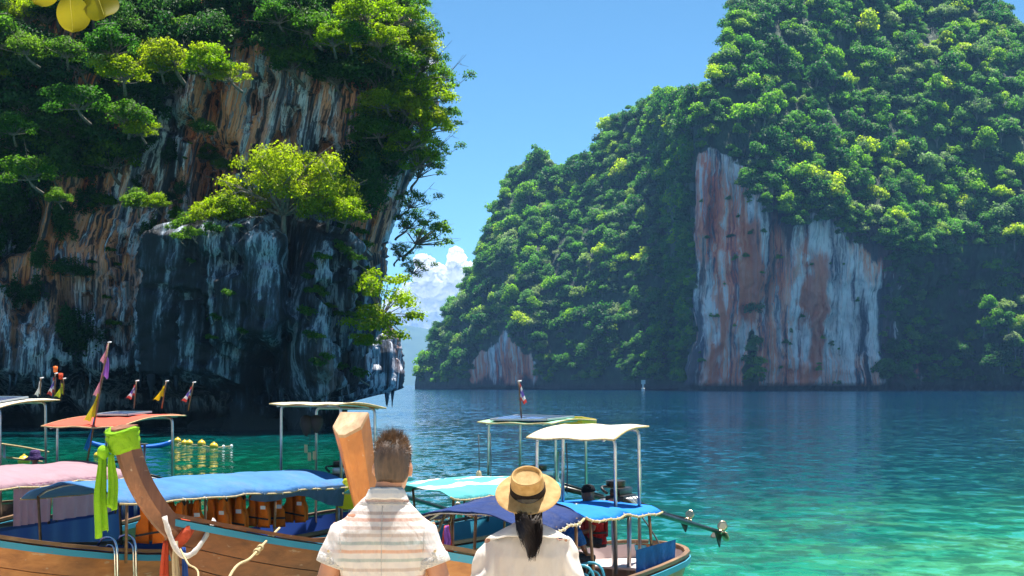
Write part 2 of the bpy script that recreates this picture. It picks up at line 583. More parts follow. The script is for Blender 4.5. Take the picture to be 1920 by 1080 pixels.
M_block = mat('dark_limestone', rock_nodes('block'))
M_island = mat('island_limestone', rock_nodes('island'))

def plan_curve(pts, n):
    c = np.array([tuple(p) for p in crom([(p[0], p[1], 0) for p in pts], 24)])[:, :2]
    d = np.r_[0, np.cumsum(np.hypot(*np.diff(c, axis=0).T))]
    s = np.linspace(0, d[-1], n)
    return np.interp(s, d, c[:, 0]), np.interp(s, d, c[:, 1]), s

def rock_mass(name, pts, zs, prof, m, seed, nU, amp=1.0, kind='wall'):
    X0, Y0, S = plan_curve(pts, nU)
    tx, ty = np.gradient(X0), np.gradient(Y0)
    L = np.hypot(tx, ty)
    nx, ny = ty / L, -tx / L                        # outward = right of travel
    zs = np.asarray(zs)
    Sg, Zg = np.meshgrid(S, zs, indexing='ij')
    Xg = np.repeat(X0[:, None], len(zs), 1)
    Yg = np.repeat(Y0[:, None], len(zs), 1)
    d = prof(Xg, Yg, Zg, Sg)
    # flutes, curtains and pockets
    lean = 0.16 * np.clip(Zg - 14, 0, 30)
    fl = ridged((Sg - lean) * 0.23, 0.035 * Zg, 7.1 + 0 * Sg, 3, seed)
    fl2 = ridged((Sg - lean) * 0.75, 0.10 * Zg, 2.1 + 0 * Sg, 3, seed + 5)
    big = fbm(Sg * 0.07, Zg * 0.08, 1.7 + 0 * Sg, 3, seed + 9)
    blk = np.floor((fbm(Sg * 0.33, Zg * 0.20, 4.4 + 0 * Sg, 3, seed + 3) + 0.5) * 5) / 5
    fine = fbm(Sg * 1.5, Zg * 1.1, 0.3 + 0 * Sg, 4, seed + 13, 0.6)
    pock = fbm((Sg - lean) * 0.30, Zg * 0.13, 8.8 + 0 * Sg, 3, seed + 21)
    pk2 = fbm((Sg - lean) * 0.9, Zg * 0.42, 5.8 + 0 * Sg, 3, seed + 23)
    col = np.abs(vnoise((Sg - lean) * 0.55 + 0.8 * vnoise(Sg * 0.2, Zg * 0.12, 0, seed + 2), Zg * 0.05, 3.3, seed + 40)) ** 0.6
    d = d + amp * (1.7 * fl + 0.8 * fl2 + 2.2 * big + 1.5 * blk + 0.5 * fine - 3.8 * sstep(0.16, 0.36, pock) - 1.5 * sstep(0.18, 0.34, pk2) + 1.1 * col)
    P = np.stack([Xg + nx[:, None] * d, Yg + ny[:, None] * d, Zg], -1)
    me = mesh_np(name, P.reshape(-1, 3), grid_faces(nU, len(zs)), smooth=False)
    return obj(name, me, m), P

def wall_prof(X, Y, Z, S):
    lip = 3.0 + 1.6 * vnoise(S * 0.11, 0, 0, 77) + 0.7 * vnoise(S * 0.5, 0, 0, 78)
    und = -7.0 * (1 - sstep(lip - 1.2, lip + 1.0, Z))
    belly = 1.6 * np.exp(-((Z - 5.5) / 4.0) ** 2) - 2.2 * np.exp(-((Z - 17) / 7.0) ** 2) + 1.2 * np.exp(-((Z - 27) / 5.0) ** 2)
    back = -0.8 * np.clip(Z - 31, 0, 100)
    nose = -8.5 * np.exp(-((Z - 4.0) / 7.5) ** 2) * sstep(-17, -11, X) * sstep(140, 116, Y)
    return und + belly + back + nose
zs = np.r_[np.linspace(-1.5, 38, 210), np.linspace(38.6, 62, 45)]
cliff, PW = rock_mass('cliff', [(-110, 96), (-85, 98), (-62, 102), (-46, 106), (-34, 109.5), (-24, 110.5), (-16, 110), (-11.2, 110.5), (-9.6, 113.5), (-9.9, 120), (-13, 131), (-20, 146), (-32, 165)], zs, wall_prof, M_wall, 11, 620)
tag(cliff, kind='structure')

def blk_prof(X, Y, Z, S):
    lip = 1.9 + 0.8 * vnoise(S * 0.2, 0, 0, 5) + 0.5 * vnoise(S * 0.8, 0, 0, 6) + 1.4 * sstep(-17, -23, X)
    und = (-6.5 + 3.6 * sstep(-14, -10.5, X)) * (1 - sstep(lip - 1.0, lip + 0.9, Z))
    wide = 2.3 * sstep(14, 3, Z) * sstep(-15, -22, X)
    nose = 0.5 * np.exp(-((Z - 7.0) / 3.6) ** 2) * sstep(-13, -9, X)
    cap = -6.0 * sstep(13.2, 16.4, Z) ** 1.5
    right = -3.2 * sstep(9.0, 15.0, Z) * sstep(-16, -11, X)
    return und + wide + nose + cap + right
zs = np.linspace(-1.5, 16.2, 120)
buttress, PB = rock_mass('cliff_buttress', [(-22.5, 113), (-22.2, 106), (-21.0, 101.5), (-18.0, 99.6), (-15.6, 99.5), (-13.8, 100.6), (-13.0, 102.6), (-13.0, 106), (-14, 113)], zs, blk_prof, M_block, 47, 360, 1.15, 'block')
# the ledge on top of the buttress
top = PB[:, -1, :]
mb = MB()
c = Vector(top.mean(0)) + Vector((0, 0, 0.35))
mb.add([c] + [Vector(p) for p in top], [(0, i + 1, i + 2) for i in range(len(top) - 1)])
ledge = mb.build('ledge_top', M_block, buttress, True)
tag(buttress, kind='structure')

bvh_w = BVHTree.FromObject(cliff, bpy.context.evaluated_depsgraph_get())
bvh_b = BVHTree.FromObject(buttress, bpy.context.evaluated_depsgraph_get())
def rock_y(x, z, y0=60.0):
    best = None
    for bv in (bvh_w, bvh_b):
        h = bv.ray_cast(Vector((x, y0, z)), Vector((0, 1, 0)))
        if h[0] is not None and (best is None or h[0].y < best):
            best = h[0].y
    return best

# stalactites along the lips of the undercut
rs = random.Random(5)
def stalactite(parent, x, y, z, l, r):
    mb = MB()
    path, rad = [], []
    jx, jy = rs.uniform(-.2, .2), rs.uniform(-.2, .2)
    for i in range(7):
        u = i / 6
        path.append((x + jx * u * l, y + jy * u * l, z + 0.5 - (l + 0.5) * u))
        rad.append(max(0.02, r * (1 - u) ** 0.8 * rs.uniform(0.8, 1.2)))
    mb.tube(path, rad, 7)
    return mb.build('stalactite', M_block, parent, True)
for px, py, l, r in ((738, 660, 2.0, .34), (746, 668, 1.5, .26), (752, 672, 1.1, .2), (731, 690, 1.2, .22), (722, 706, .9, .2)):
    p = W(px, py, 103.0)
    hit = bvh_b.ray_cast(Vector((5, 103.0, p.z + 0.4)), Vector((-1, 0, 0)))[0]
    if hit is not None: stalactite(buttress, hit.x - 0.25 - 0.3 * rs.random(), 103.0 + rs.uniform(-.4, .4), p.z, l, r)
for k in range(34):
    x = rs.uniform(-21.5, -11)
    z = rs.uniform(1.5, 2.4)
    y = rock_y(x, z + 1.2)
    if y: stalactite(buttress, x, y + rs.uniform(0.3, 1.2), z + 0.6, rs.uniform(0.4, 1.1), rs.uniform(.1, .26))
for k in range(30):
    x = rs.uniform(-44, -23)
    z = rs.uniform(2.4, 4.0)
    y = rock_y(x, z + 1.6)
    if y: stalactite(cliff, x, y + rs.uniform(0.3, 1.2), z + 0.8, rs.uniform(0.5, 1.6), rs.uniform(.12, .34))

# ------------------------------------------------------------------ the forested island across the bay
def interp(c, tab):
    a = np.array(tab, float)
    return np.interp(c, a[:, 0], a[:, 1])
def smooth1(a, k):
    for _ in range(k):
        a = np.r_[a[0], (a[:-2] + 2 * a[1:-1] + a[2:]) / 4, a[-1]]
    return a
nc = 560
cc = np.linspace(778, 2330, nc)
Yf = interp(cc, [(778, 1010), (860, 960), (1000, 900), (1150, 850), (1262, 815), (1285, 742), (1302, 720), (1400, 708), (1500, 716), (1640, 728), (1760, 742), (1900, 738), (2100, 760), (2330, 900)])
Yf = smooth1(Yf, 3)
py_r = interp(cc, [(778, 716), (786, 672), (806, 650), (830, 612), (852, 575), (870, 540), (890, 508), (908, 462), (925, 412), (945, 362), (970, 330), (1000, 322), (1060, 332), (1100, 308), (1148, 276), (1165, 240), (1200, 212), (1260, 202), (1305, 196), (1345, 168), (1372, 118), (1392, 58), (1410, -6), (1440, -70), (1500, -120), (1620, -150), (1720, -120), (1820, -60), (1900, 2), (1960, 40), (2060, 170), (2200, 420), (2330, 700)])
py_w = interp(cc, [(778, 722), (800, 716), (880, 690), (900, 655), (950, 630), (1000, 650), (1020, 690), (1100, 690), (1240, 690), (1285, 480), (1300, 262), (1330, 262), (1380, 318), (1440, 385), (1540, 402), (1640, 432), (1760, 470), (1850, 450), (1930, 470), (2100, 600), (2330, 716)])
py_w = py_w + 26 * fbm(cc * 0.02, 0.5, 0, 4, 15) * sstep(20, 120, 722 - py_w)
py_w = np.maximum(py_w, py_r + 4)
ksl = interp(cc, [(778, 0.9), (900, 0.85), (1250, 0.75), (1300, 0.62), (1500, 0.60), (1800, 0.62), (2000, 0.8), (2330, 1.0)])
zw = CAM_H + (HOR - py_w) / FPX * Yf
zr = (CAM_H + (HOR - py_r) / FPX * (Yf - ksl * zw)) / (1 - (HOR - py_r) / FPX * ksl)
D = ksl * (zr - zw)
Xc = (cc - 960) / FPX * (Yf + 0.45 * D)
n_wall, n_sl, n_bk = 110, 150, 26
tw = np.linspace(-0.03, 1, n_wall)
ts = np.linspace(0, 1, n_sl + 1)[1:]
tb = np.linspace(0, 1, n_bk + 1)[1:]
Zw = zw[:, None] * tw[None, :]
hollow = interp(cc, [(778, 0), (1280, 0), (1330, 3), (1560, 5), (1660, 15), (1850, 16), (1920, 8), (2330, 0)])
Yw = Yf[:, None] + hollow[:, None] * np.sin(np.clip(tw, 0, 1) * math.pi)[None, :] * 0.8 + 2.5 * (1 - sstep(0, 0.05, tw))[None, :]
bulge = np.sin(ts * math.pi) * 0.06
Zs = zw[:, None] + (zr - zw)[:, None] * (ts + bulge)[None, :]
Ys = Yf[:, None] + D[:, None] * ts[None, :]
Zk = zr[:, None] * (1 - tb ** 1.4)[None, :] - 2 * tb[None, :]
Yk = (Yf + D)[:, None] + (0.9 * zr + 20)[:, None] * tb[None, :]
Zi, Yi = np.concatenate([Zw, Zs, Zk], 1), np.concatenate([Yw, Ys, Yk], 1)
nv = Zi.shape[1]
Xi = np.repeat(Xc[:, None], nv, 1)
tt = np.concatenate([0 * tw, ts, 1 + tb])
onwall = np.concatenate([np.ones(n_wall), 1 - sstep(0, 0.06, ts), np.zeros(n_bk)])[None, :]
gul = fbm(Xi * 0.016, Zi * 0.012, 0 * Xi, 4, 61)
flt = ridged(Xi * 0.055, Zi * 0.010, 3 + 0 * Xi, 3, 70)
fl3 = ridged(Xi * 0.20, Zi * 0.028, 5 + 0 * Xi, 3, 71)
fin = fbm(Xi * 0.12, Yi * 0.12, Zi * 0.12, 4, 72)
amp_w = np.clip(zw / 60, 0.1, 1)[:, None]
Yi = Yi - onwall * amp_w * (6 * flt + 3.4 * fl3 + 9 * gul + 2.6 * fin + 2.5 * np.floor(4 * fbm(Xi * 0.05, Zi * 0.035, 0 * Xi, 3, 75)) / 4) - (1 - onwall) * (11 * gul) * np.clip(zr / 100, 0.1, 1)[:, None]
Zi = Zi + (1 - onwall) * (3.5 * fin) * np.clip(tt * 6, 0, 1)[None, :]
Xi = Xi + onwall * amp_w * (5.0 * fbm(Zi * 0.03, Xi * 0.01, 0 * Xi, 4, 76) + 2.5 * fbm(Zi * 0.15, Xi * 0.1, 0 * Xi, 3, 77))
green = np.repeat((1 - onwall), nc, 0)
# scrub mask on the walls: bare on the streaked face, grown over further right
gcol = interp(cc, [(778, 1), (880, 0.9), (893, 0.1), (1000, 0.1), (1015, 0.95), (1270, 0.95), (1292, 0.05), (1600, 0.02), (1650, 0.62), (1720, 0.66), (1800, 0.66), (1920, 0.60), (2000, 0.9), (2330, 1)])
cj = cc[:, None] + 55 * fbm(Xi * 0.03, Zi * 0.022, 0 * Xi, 4, 91)
gtab = [(778, 1), (880, 0.9), (893, 0.1), (1000, 0.1), (1015, 0.95), (1262, 0.95), (1290, 0.05), (1560, 0.02), (1625, 0.62), (1720, 0.66), (1800, 0.66), (1920, 0.60), (2000, 0.9), (2330, 1)]
gg = interp(cj.ravel(), gtab).reshape(cj.shape)
gg = np.maximum(gg, 0.8 * np.exp(-((cj - 1400) / 16.0) ** 2) * sstep(48, 20, Zi))
gg = np.maximum(gg, 0.75 * (1 - sstep(0, 9, zw[:, None] - Zi + 10 * fbm(Xi * 0.05, Zi * 0.05, 0 * Xi, 3, 33))))
green = np.maximum(green, gg)
PI_ = np.stack([Xi, Yi, Zi], -1)
me = mesh_np('island', PI_.reshape(-1, 3), grid_faces(nc, nv))
# dark vertical streaks on the face, denser below the rim and towards both ends
hrel = np.clip(Zi / np.maximum(zw[:, None], 1), 0, 1.2)
dark_mask = 0.62 * ridged(Xi * 0.045, Zi * 0.004, 9 + 0 * Xi, 2, 81) - 0.06
dark_mask = dark_mask + 0.42 * sstep(0.72, 1.0, hrel) * sstep(1390, 1440, cc)[:, None] + 0.50 * sstep(1535, 1600, cj) + 0.40 * sstep(1345, 1300, cj) * sstep(0.45, 0.1, hrel)
iron = 0.75 * np.exp(-((cj - 1392) / 34.0) ** 2) * sstep(0.22, 0.42, hrel) * sstep(0.92, 0.70, hrel) + 0.62 * np.exp(-((cj - 1500) / 22.0) ** 2) * sstep(0.95, 0.6, hrel) + 0.5 * np.exp(-((cj - 1330) / 14.0) ** 2) * sstep(0.55, 0.35, hrel) + 0.5 * np.exp(-((cj - 1445) / 16.0) ** 2) * sstep(0.5, 0.3, hrel)
ati = me.attributes.new('iron', 'FLOAT', 'POINT')
ati.data.foreach_set('value', iron.astype(np.float32).ravel())
ats = me.attributes.new('dark_mask', 'FLOAT', 'POINT')
ats.data.foreach_set('value', dark_mask.astype(np.float32).ravel())
at = me.attributes.new('green', 'FLOAT', 'POINT')
at.data.foreach_set('value', green.astype(np.float32).ravel())
island = tag(obj('island', me, M_island), kind='structure')
# ------------------------------------------------------------------ foliage
def leaf_nodes(stops, trans=0.45, rough=0.55):
    def fn(t, b):
        oi = t.new('ShaderNodeObjectInfo').outputs['Random']
        at = t.new('ShaderNodeAttribute', attribute_name='lv').outputs['Fac']
        col = t.ramp(oi, stops, 'LINEAR')
        hs = t.new('ShaderNodeHueSaturation')
        hs.inputs['Saturation'].default_value = 1.12
        t.link(col, hs.inputs['Color'])
        t.link(t.maprange(at, 0, 1, 0.55, 1.45), hs.inputs['Value'])
        t.link(t.maprange(at, 0, 1, 0.515, 0.485), hs.inputs['Hue'])
        c = hs.outputs[0]
        t.link(c, b.inputs['Base Color'])
        b.inputs['Roughness'].default_value = rough
        b.inputs['Specular IOR Level'].default_value = 0.16
        tr = t.new('ShaderNodeBsdfTranslucent')
        wc = t.mix(0.65, c, (0.72, 1.0, 0.14), 'MULTIPLY')
        hs2 = t.new('ShaderNodeHueSaturation')
        hs2.inputs['Value'].default_value = 2.6
        t.link(wc, hs2.inputs['Color'])
        t.link(hs2.outputs[0], tr.inputs['Color'])
        ms = t.new('ShaderNodeMixShader')
        ms.inputs[0].default_value = trans
        t.link(b.outputs[0], ms.inputs[1])
        t.link(tr.outputs[0], ms.inputs[2])
        t.link(ms.outputs[0], t.n['Material Output'].inputs['Surface'])
    return fn
G_far = [(0.0, (0.030, 0.085, 0.024)), (0.28, (0.06, 0.15, 0.030)), (0.46, (0.085, 0.17, 0.06)), (0.62, (0.10, 0.22, 0.030)), (0.80, (0.18, 0.27, 0.025)), (0.88, (0.19, 0.23, 0.13)), (1.0, (0.036, 0.10, 0.045))]
M_leaf_far = mat('jungle_leaf', leaf_nodes(G_far, 0.42))
M_leaf_dark = mat('dark_leaf', leaf_nodes([(0, (0.020, 0.055, 0.022)), (0.5, (0.035, 0.085, 0.028)), (1, (0.055, 0.11, 0.03))], 0.4))
M_leaf_mid = mat('green_leaf', leaf_nodes([(0, (0.04, 0.10, 0.022)), (0.5, (0.065, 0.13, 0.022)), (1, (0.10, 0.16, 0.03))], 0.5))
M_leaf_yel = mat('yellow_green_leaf', leaf_nodes([(0, (0.12, 0.19, 0.018)), (0.5, (0.17, 0.22, 0.022)), (1, (0.20, 0.22, 0.03))], 0.5))
def bark_nodes(t, b):
    n = t.noise(t.pos((6, 6, 1.2)), 1.0, 5, 0.6)
    t.link(t.ramp(n, [(0.3, (0.07, 0.055, 0.045)), (0.7, (0.24, 0.21, 0.18))]), b.inputs['Base Color'])
    b.inputs['Roughness'].default_value = 0.9
    t.link(t.bump(n, 0.6, 0.05), b.inputs['Normal'])
M_bark = mat('grey_bark', bark_nodes)

def leaf_mesh(name, C, N, size, rng, aspect=0.62, fold=0.25, m=None):
    """one four-cornered, slightly folded leaf at each centre C facing roughly N"""
    n = len(C)
    N = N + rng.normal(0, 0.55, (n, 3))
    N /= np.linalg.norm(N, axis=1)[:, None] + 1e-9
    R = rng.normal(0, 1, (n, 3))
    T = np.cross(N, R)
    T /= np.linalg.norm(T, axis=1)[:, None] + 1e-9
    B = np.cross(N, T)
    s = size * rng.uniform(0.6, 1.35, (n, 1))
    a = C - T * s * 0.5
    c = C + T * s * 0.5 - N * s * fold * 0.5
    b = C + B * s * aspect * 0.5 + N * s * fold * 0.4
    d = C - B * s * aspect * 0.5 + N * s * fold * 0.4
    V = np.stack([a, b, c, d], 1).reshape(-1, 3)
    me = mesh_np(name, V, np.arange(4 * n).reshape(-1, 4), smooth=False)
    return me, n

def set_lv(me, lv, k=4):
    at = me.attributes.new('lv', 'FLOAT', 'POINT')
    at.data.foreach_set('value', np.repeat(lv.astype(np.float32), k))

def rand_dirs(rng, n, zmin=-1.0):
    z = rng.uniform(zmin, 1, n)
    a = rng.uniform(0, 2 * np.pi, n)
    r = np.sqrt(np.clip(1 - z * z, 0, 1))
    return np.stack([r * np.cos(a), r * np.sin(a), z], 1)

def crown_points(rng, centers, radii, per, shell=0.5, flat=0.8, zmin=-0.45):
    Cs, Ns, cl = [], [], []
    for i, (c, r) in enumerate(zip(centers, radii)):
        n = max(6, int(per * (r / np.mean(radii)) ** 2))
        d = rand_dirs(rng, n, zmin)
        rr = r * (shell + (1 - shell) * rng.random((n, 1)) ** 0.5) * (1 + 0.22 * rng.normal(0, 1, (n, 1)))
        Cs.append(c + d * rr * np.array([1, 1, flat]))
        Ns.append(d + np.array([0, 0, 0.35]))
        cl.append(np.full(n, rng.uniform(0.2, 0.8)))
    return np.concatenate(Cs), np.concatenate(Ns), np.concatenate(cl)

def far_crown(seed):
    """broad jungle crown about 12 m across made of leafy lobes"""
    rng = np.random.default_rng(seed)
    R, n = 6.0, rng.integers(7, 18)
    d = rand_dirs(rng, n, -0.15)
    cen = d * R * rng.uniform(0.35, 0.85, (n, 1)) * np.array([rng.uniform(0.8, 1.15), 1, rng.uniform(0.45, 1.15)])
    rad = rng.uniform(1.5, 2.9, n)
    C, N, cl = crown_points(rng, cen, rad, 105, 0.7, 0.85, -0.4)
    me, k = leaf_mesh('crown', C, N, 1.05, rng, 0.7)
    set_lv(me, np.clip(cl + rng.normal(0, 0.16, k), 0, 1))
    me.materials.append(M_leaf_far)
    mb = MB()
    mb.tube([(0, 0, -7), (0.2, 0.1, -3), (0, 0, 1)], [0.4, 0.32, 0.2], 6)
    for c in cen[:6]:
        mb.tube([(0, 0, -2.5), tuple(c * 0.5 + np.array([0, 0, -0.6])), tuple(c * 0.85)], [0.2, 0.13, 0.05], 5)
    tm = bpy.data.meshes.new('trunk')
    tm.from_pydata(mb.v, [], mb.f)
    tm.materials.append(M_bark)
    return me, tm
FAR = [far_crown(100 + i) for i in range(14)]

# places for trees on the island: jittered over the slopes, the shore and the grown-over walls
rngp = np.random.default_rng(77)
spots = []
def island_at(i, j):
    return PI_[i, j]
dX = np.gradient(Xc)
for i in range(2, nc - 2):
    for j in range(n_wall - 6, n_wall + n_sl + 3):
        p, q = PI_[i, j], PI_[i, min(j + 1, nv - 1)]
        area = np.linalg.norm(np.cross(PI_[i + 1, j] - p, q - p))
        if rngp.random() < area / 36.0:
            spots.append((p[0], p[1], p[2], float(np.clip(rngp.lognormal(-0.36, 0.36), 0.34, 1.5)), 'slope'))
    # shoreline and wall scrub
    for j in range(3, n_wall - 6):
        p, q = PI_[i, j], PI_[i, j + 1]
        area = np.linalg.norm(np.cross(PI_[i + 1, j] - p, q - p))
        g = gg[i, j]
        dens = 0.0
        if g > 0.85: dens = 1 / 46.0
        elif g > 0.3:
            low = p[2] < 55 + 22 * vnoise(p[0] * 0.03, 1.0, 0, 8)
            dens = (1 / 60.0) if low else 1 / 210.0
            if cc[i] > 1790 and p[2] < 62: dens = 1 / 40.0
        if p[2] < 12 and g > 0.3: dens = max(dens, 1 / 26.0)
        if p[2] > 2.5 and dens and rngp.random() < area * dens:
            spots.append((p[0], p[1], p[2], rngp.uniform(0.42, 0.9), 'wall'))
# trees leaning over the rim of the bare face, and scrub rooted on it
for k in range(150):
    i = int(rngp.integers(np.searchsorted(cc, 1380), np.searchsorted(cc, 1720)))
    q = PI_[i, int(rngp.integers(n_wall - 9, n_wall + 4))]
    spots.append((q[0], q[1] - rngp.uniform(1, 6), q[2] - rngp.uniform(2, 9), rngp.uniform(0.4, 0.85), 'wall'))
for k in range(46):
    i = int(rngp.integers(np.searchsorted(cc, 1300), np.searchsorted(cc, 1640)))
    q = PI_[i, int(rngp.integers(6, n_wall - 12))]
    spots.append((q[0], q[1], q[2] - 3, rngp.uniform(0.16, 0.42), 'wall'))
# the clump of trees that leans out low on the far side of the bare face, catching the sun
for k in range(26):
    c0 = rngp.uniform(1775, 1935)
    Yq = np.interp(c0, cc, Yf) - rngp.uniform(10, 24)
    q = W(c0, rngp.uniform(560, 705), Yq)
    if c0 > 1840 or q.z < 22:
        spots.append((q.x, q.y, q.z, rngp.uniform(0.7, 1.1), 'lean'))
S_ = np.array([s[:4] for s in spots])
pxs = 960 + S_[:, 0] / S_[:, 1] * FPX
pys = HOR - (S_[:, 2] - CAM_H) / S_[:, 1] * FPX
inview = (pxs > 770) & (pxs < 1925) & (pys > 6) & (pys < 728)
size_px = S_[:, 3] / S_[:, 1] * 1e4 * np.array([1.0 if s[4] != 'wall' else 0.75 for s in spots]) + rngp.normal(0, 0.8, len(spots))
order = np.argsort(-np.where(inview, size_px, -99))
chosen = set(order[:300].tolist())
TONES = [('dark green', (0.034, 0.095, 0.027)), ('green', (0.065, 0.155, 0.032)), ('greyish', (0.10, 0.16, 0.075)), ('vivid green', (0.13, 0.235, 0.030)), ('yellowish', (0.27, 0.33, 0.025))]
M_TONE = [mat(nm.replace(' ', '_').replace('-', '_') + '_jungle_leaf', leaf_nodes([(0, tuple(0.9 * q for q in c)), (1, tuple(1.1 * q for q in c))], 0.42)) for nm, c in TONES]
def tree_place(px, py):
    if px < 905: return 'on the low tip of the island'
    if px < 1295 and py < 330: return 'along the ridge of the lower hill'
    if px < 1295 and py > 600: return 'by the shore of the lower hill'
    if px < 1100: return 'on the outer flank of the lower hill'
    if px < 1295: return 'on the lower hill beside the bare cliff'
    if py < 130 and px < 1600: return 'near the summit edge of the peak'
    if py < 130: return 'on the far summit of the peak'
    if px < 1660 and py < 430: return 'directly above the bare island cliff'
    if py < 430: return 'on the peak slope beyond the bare cliff'
    if py > 560: return 'near the waterline beyond the bare cliff'
    return 'on the shaded wall beyond the bare cliff'
_ones = ['first', 'second', 'third', 'fourth', 'fifth', 'sixth', 'seventh', 'eighth', 'ninth', 'tenth', 'eleventh', 'twelfth', 'thirteenth', 'fourteenth', 'fifteenth', 'sixteenth', 'seventeenth', 'eighteenth', 'nineteenth', 'twentieth']
ORD = ['topmost'] + [w + ' from top' for w in _ones[1:]] + ['twenty-' + w + ' from top' for w in _ones[:9]]
def rank_labels(entries):
    """things that would share a label are told apart by their height in the place"""
    by = {}
    for o, base, z in entries: by.setdefault(base, []).append((z, o))
    for base, lst in by.items():
        lst.sort(key=lambda q: -q[0])
        for i, (z, o) in enumerate(lst):
            o['label'] = base if len(lst) == 1 else base + ', ' + ORD[min(i, len(ORD) - 1)]
rt = random.Random(3)
rest, named = [], []
for k, (x, y, z, s, kind) in enumerate(spots):
    rz, sz = rt.uniform(0, 6.28), s * rt.uniform(0.85, 1.2)
    if k in chosen:
        cm, tm = FAR[rt.randrange(len(FAR))]
        tone = rt.choices(range(5), [0.25, 0.30, 0.12, 0.24, 0.09])[0]
        e = empty('jungle_tree', (x, y, z), rz, None, 'tree', 'jungle trees on the forested island')
        named.append((e, '%s %s jungle tree %s' % ('large' if s > 1.05 else 'medium' if s > 0.88 else 'smaller', TONES[tone][0], tree_place(pxs[k], pys[k])), z / y))
        e.scale = (s, s, sz)
        c = link(bpy.data.objects.new('crown', cm), e)
        c.material_slots[0].link = 'OBJECT'
        c.material_slots[0].material = M_TONE[tone]
        tr = link(bpy.data.objects.new('trunk', tm), e)
        c.location = tr.location = (0, 0, 4.2)
    else:
        rest.append((x, y, z + 4.2 * s, s, rz))
rank_labels(named)
# everything past the 300 largest: one forest of the same crowns
protos = bpy.data.collections.new('forest_crowns')
for i, (cm, tm) in enumerate(FAR):
    protos.objects.link(bpy.data.objects.new('forest_crown', cm))
R_ = np.array(rest)
fm = bpy.data.meshes.new('forest')
fm.vertices.add(len(R_))
fm.vertices.foreach_set('co', R_[:, :3].astype(np.float32).ravel())
for nm, colm in (('sc', 3), ('rz', 4)):
    a_ = fm.attributes.new(nm, 'FLOAT', 'POINT')
    a_.data.foreach_set('value', R_[:, colm].astype(np.float32))
forest = link(bpy.data.objects.new('forest', fm))
tag(forest, 'dense jungle covering the slopes of the far island', 'forest', kind='stuff')
ng = bpy.data.node_groups.new('forest_scatter', 'GeometryNodeTree')
ng.interface.new_socket('Geometry', in_out='INPUT', socket_type='NodeSocketGeometry')
ng.interface.new_socket('Geometry', in_out='OUTPUT', socket_type='NodeSocketGeometry')
gi, go = ng.nodes.new('NodeGroupInput'), ng.nodes.new('NodeGroupOutput')
iop = ng.nodes.new('GeometryNodeInstanceOnPoints')
ci = ng.nodes.new('GeometryNodeCollectionInfo')
ci.inputs['Collection'].default_value = protos
ci.inputs['Separate Children'].default_value = True
ci.inputs['Reset Children'].default_value = True
iop.inputs['Pick Instance'].default_value = True
def gattr(nm):
    nd = ng.nodes.new('GeometryNodeInputNamedAttribute')
    nd.data_type = 'FLOAT'
    nd.inputs['Name'].default_value = nm
    return nd.outputs['Attribute']
cxyz = ng.nodes.new('ShaderNodeCombineXYZ')
ng.links.new(gattr('rz'), cxyz.inputs[2])
rnd = ng.nodes.new('FunctionNodeRandomValue')
rnd.data_type = 'INT'
rnd.inputs[4].default_value, rnd.inputs[5].default_value = 0, 13
ng.links.new(gi.outputs[0], iop.inputs['Points'])
ng.links.new(ci.outputs[0], iop.inputs['Instance'])
ng.links.new(rnd.outputs[2], iop.inputs['Instance Index'])
ng.links.new(cxyz.outputs[0], iop.inputs['Rotation'])
ng.links.new(gattr('sc'), iop.inputs['Scale'])
ng.links.new(iop.outputs[0], go.inputs[0])
forest.modifiers.new('scatter', 'NODES').node_group = ng

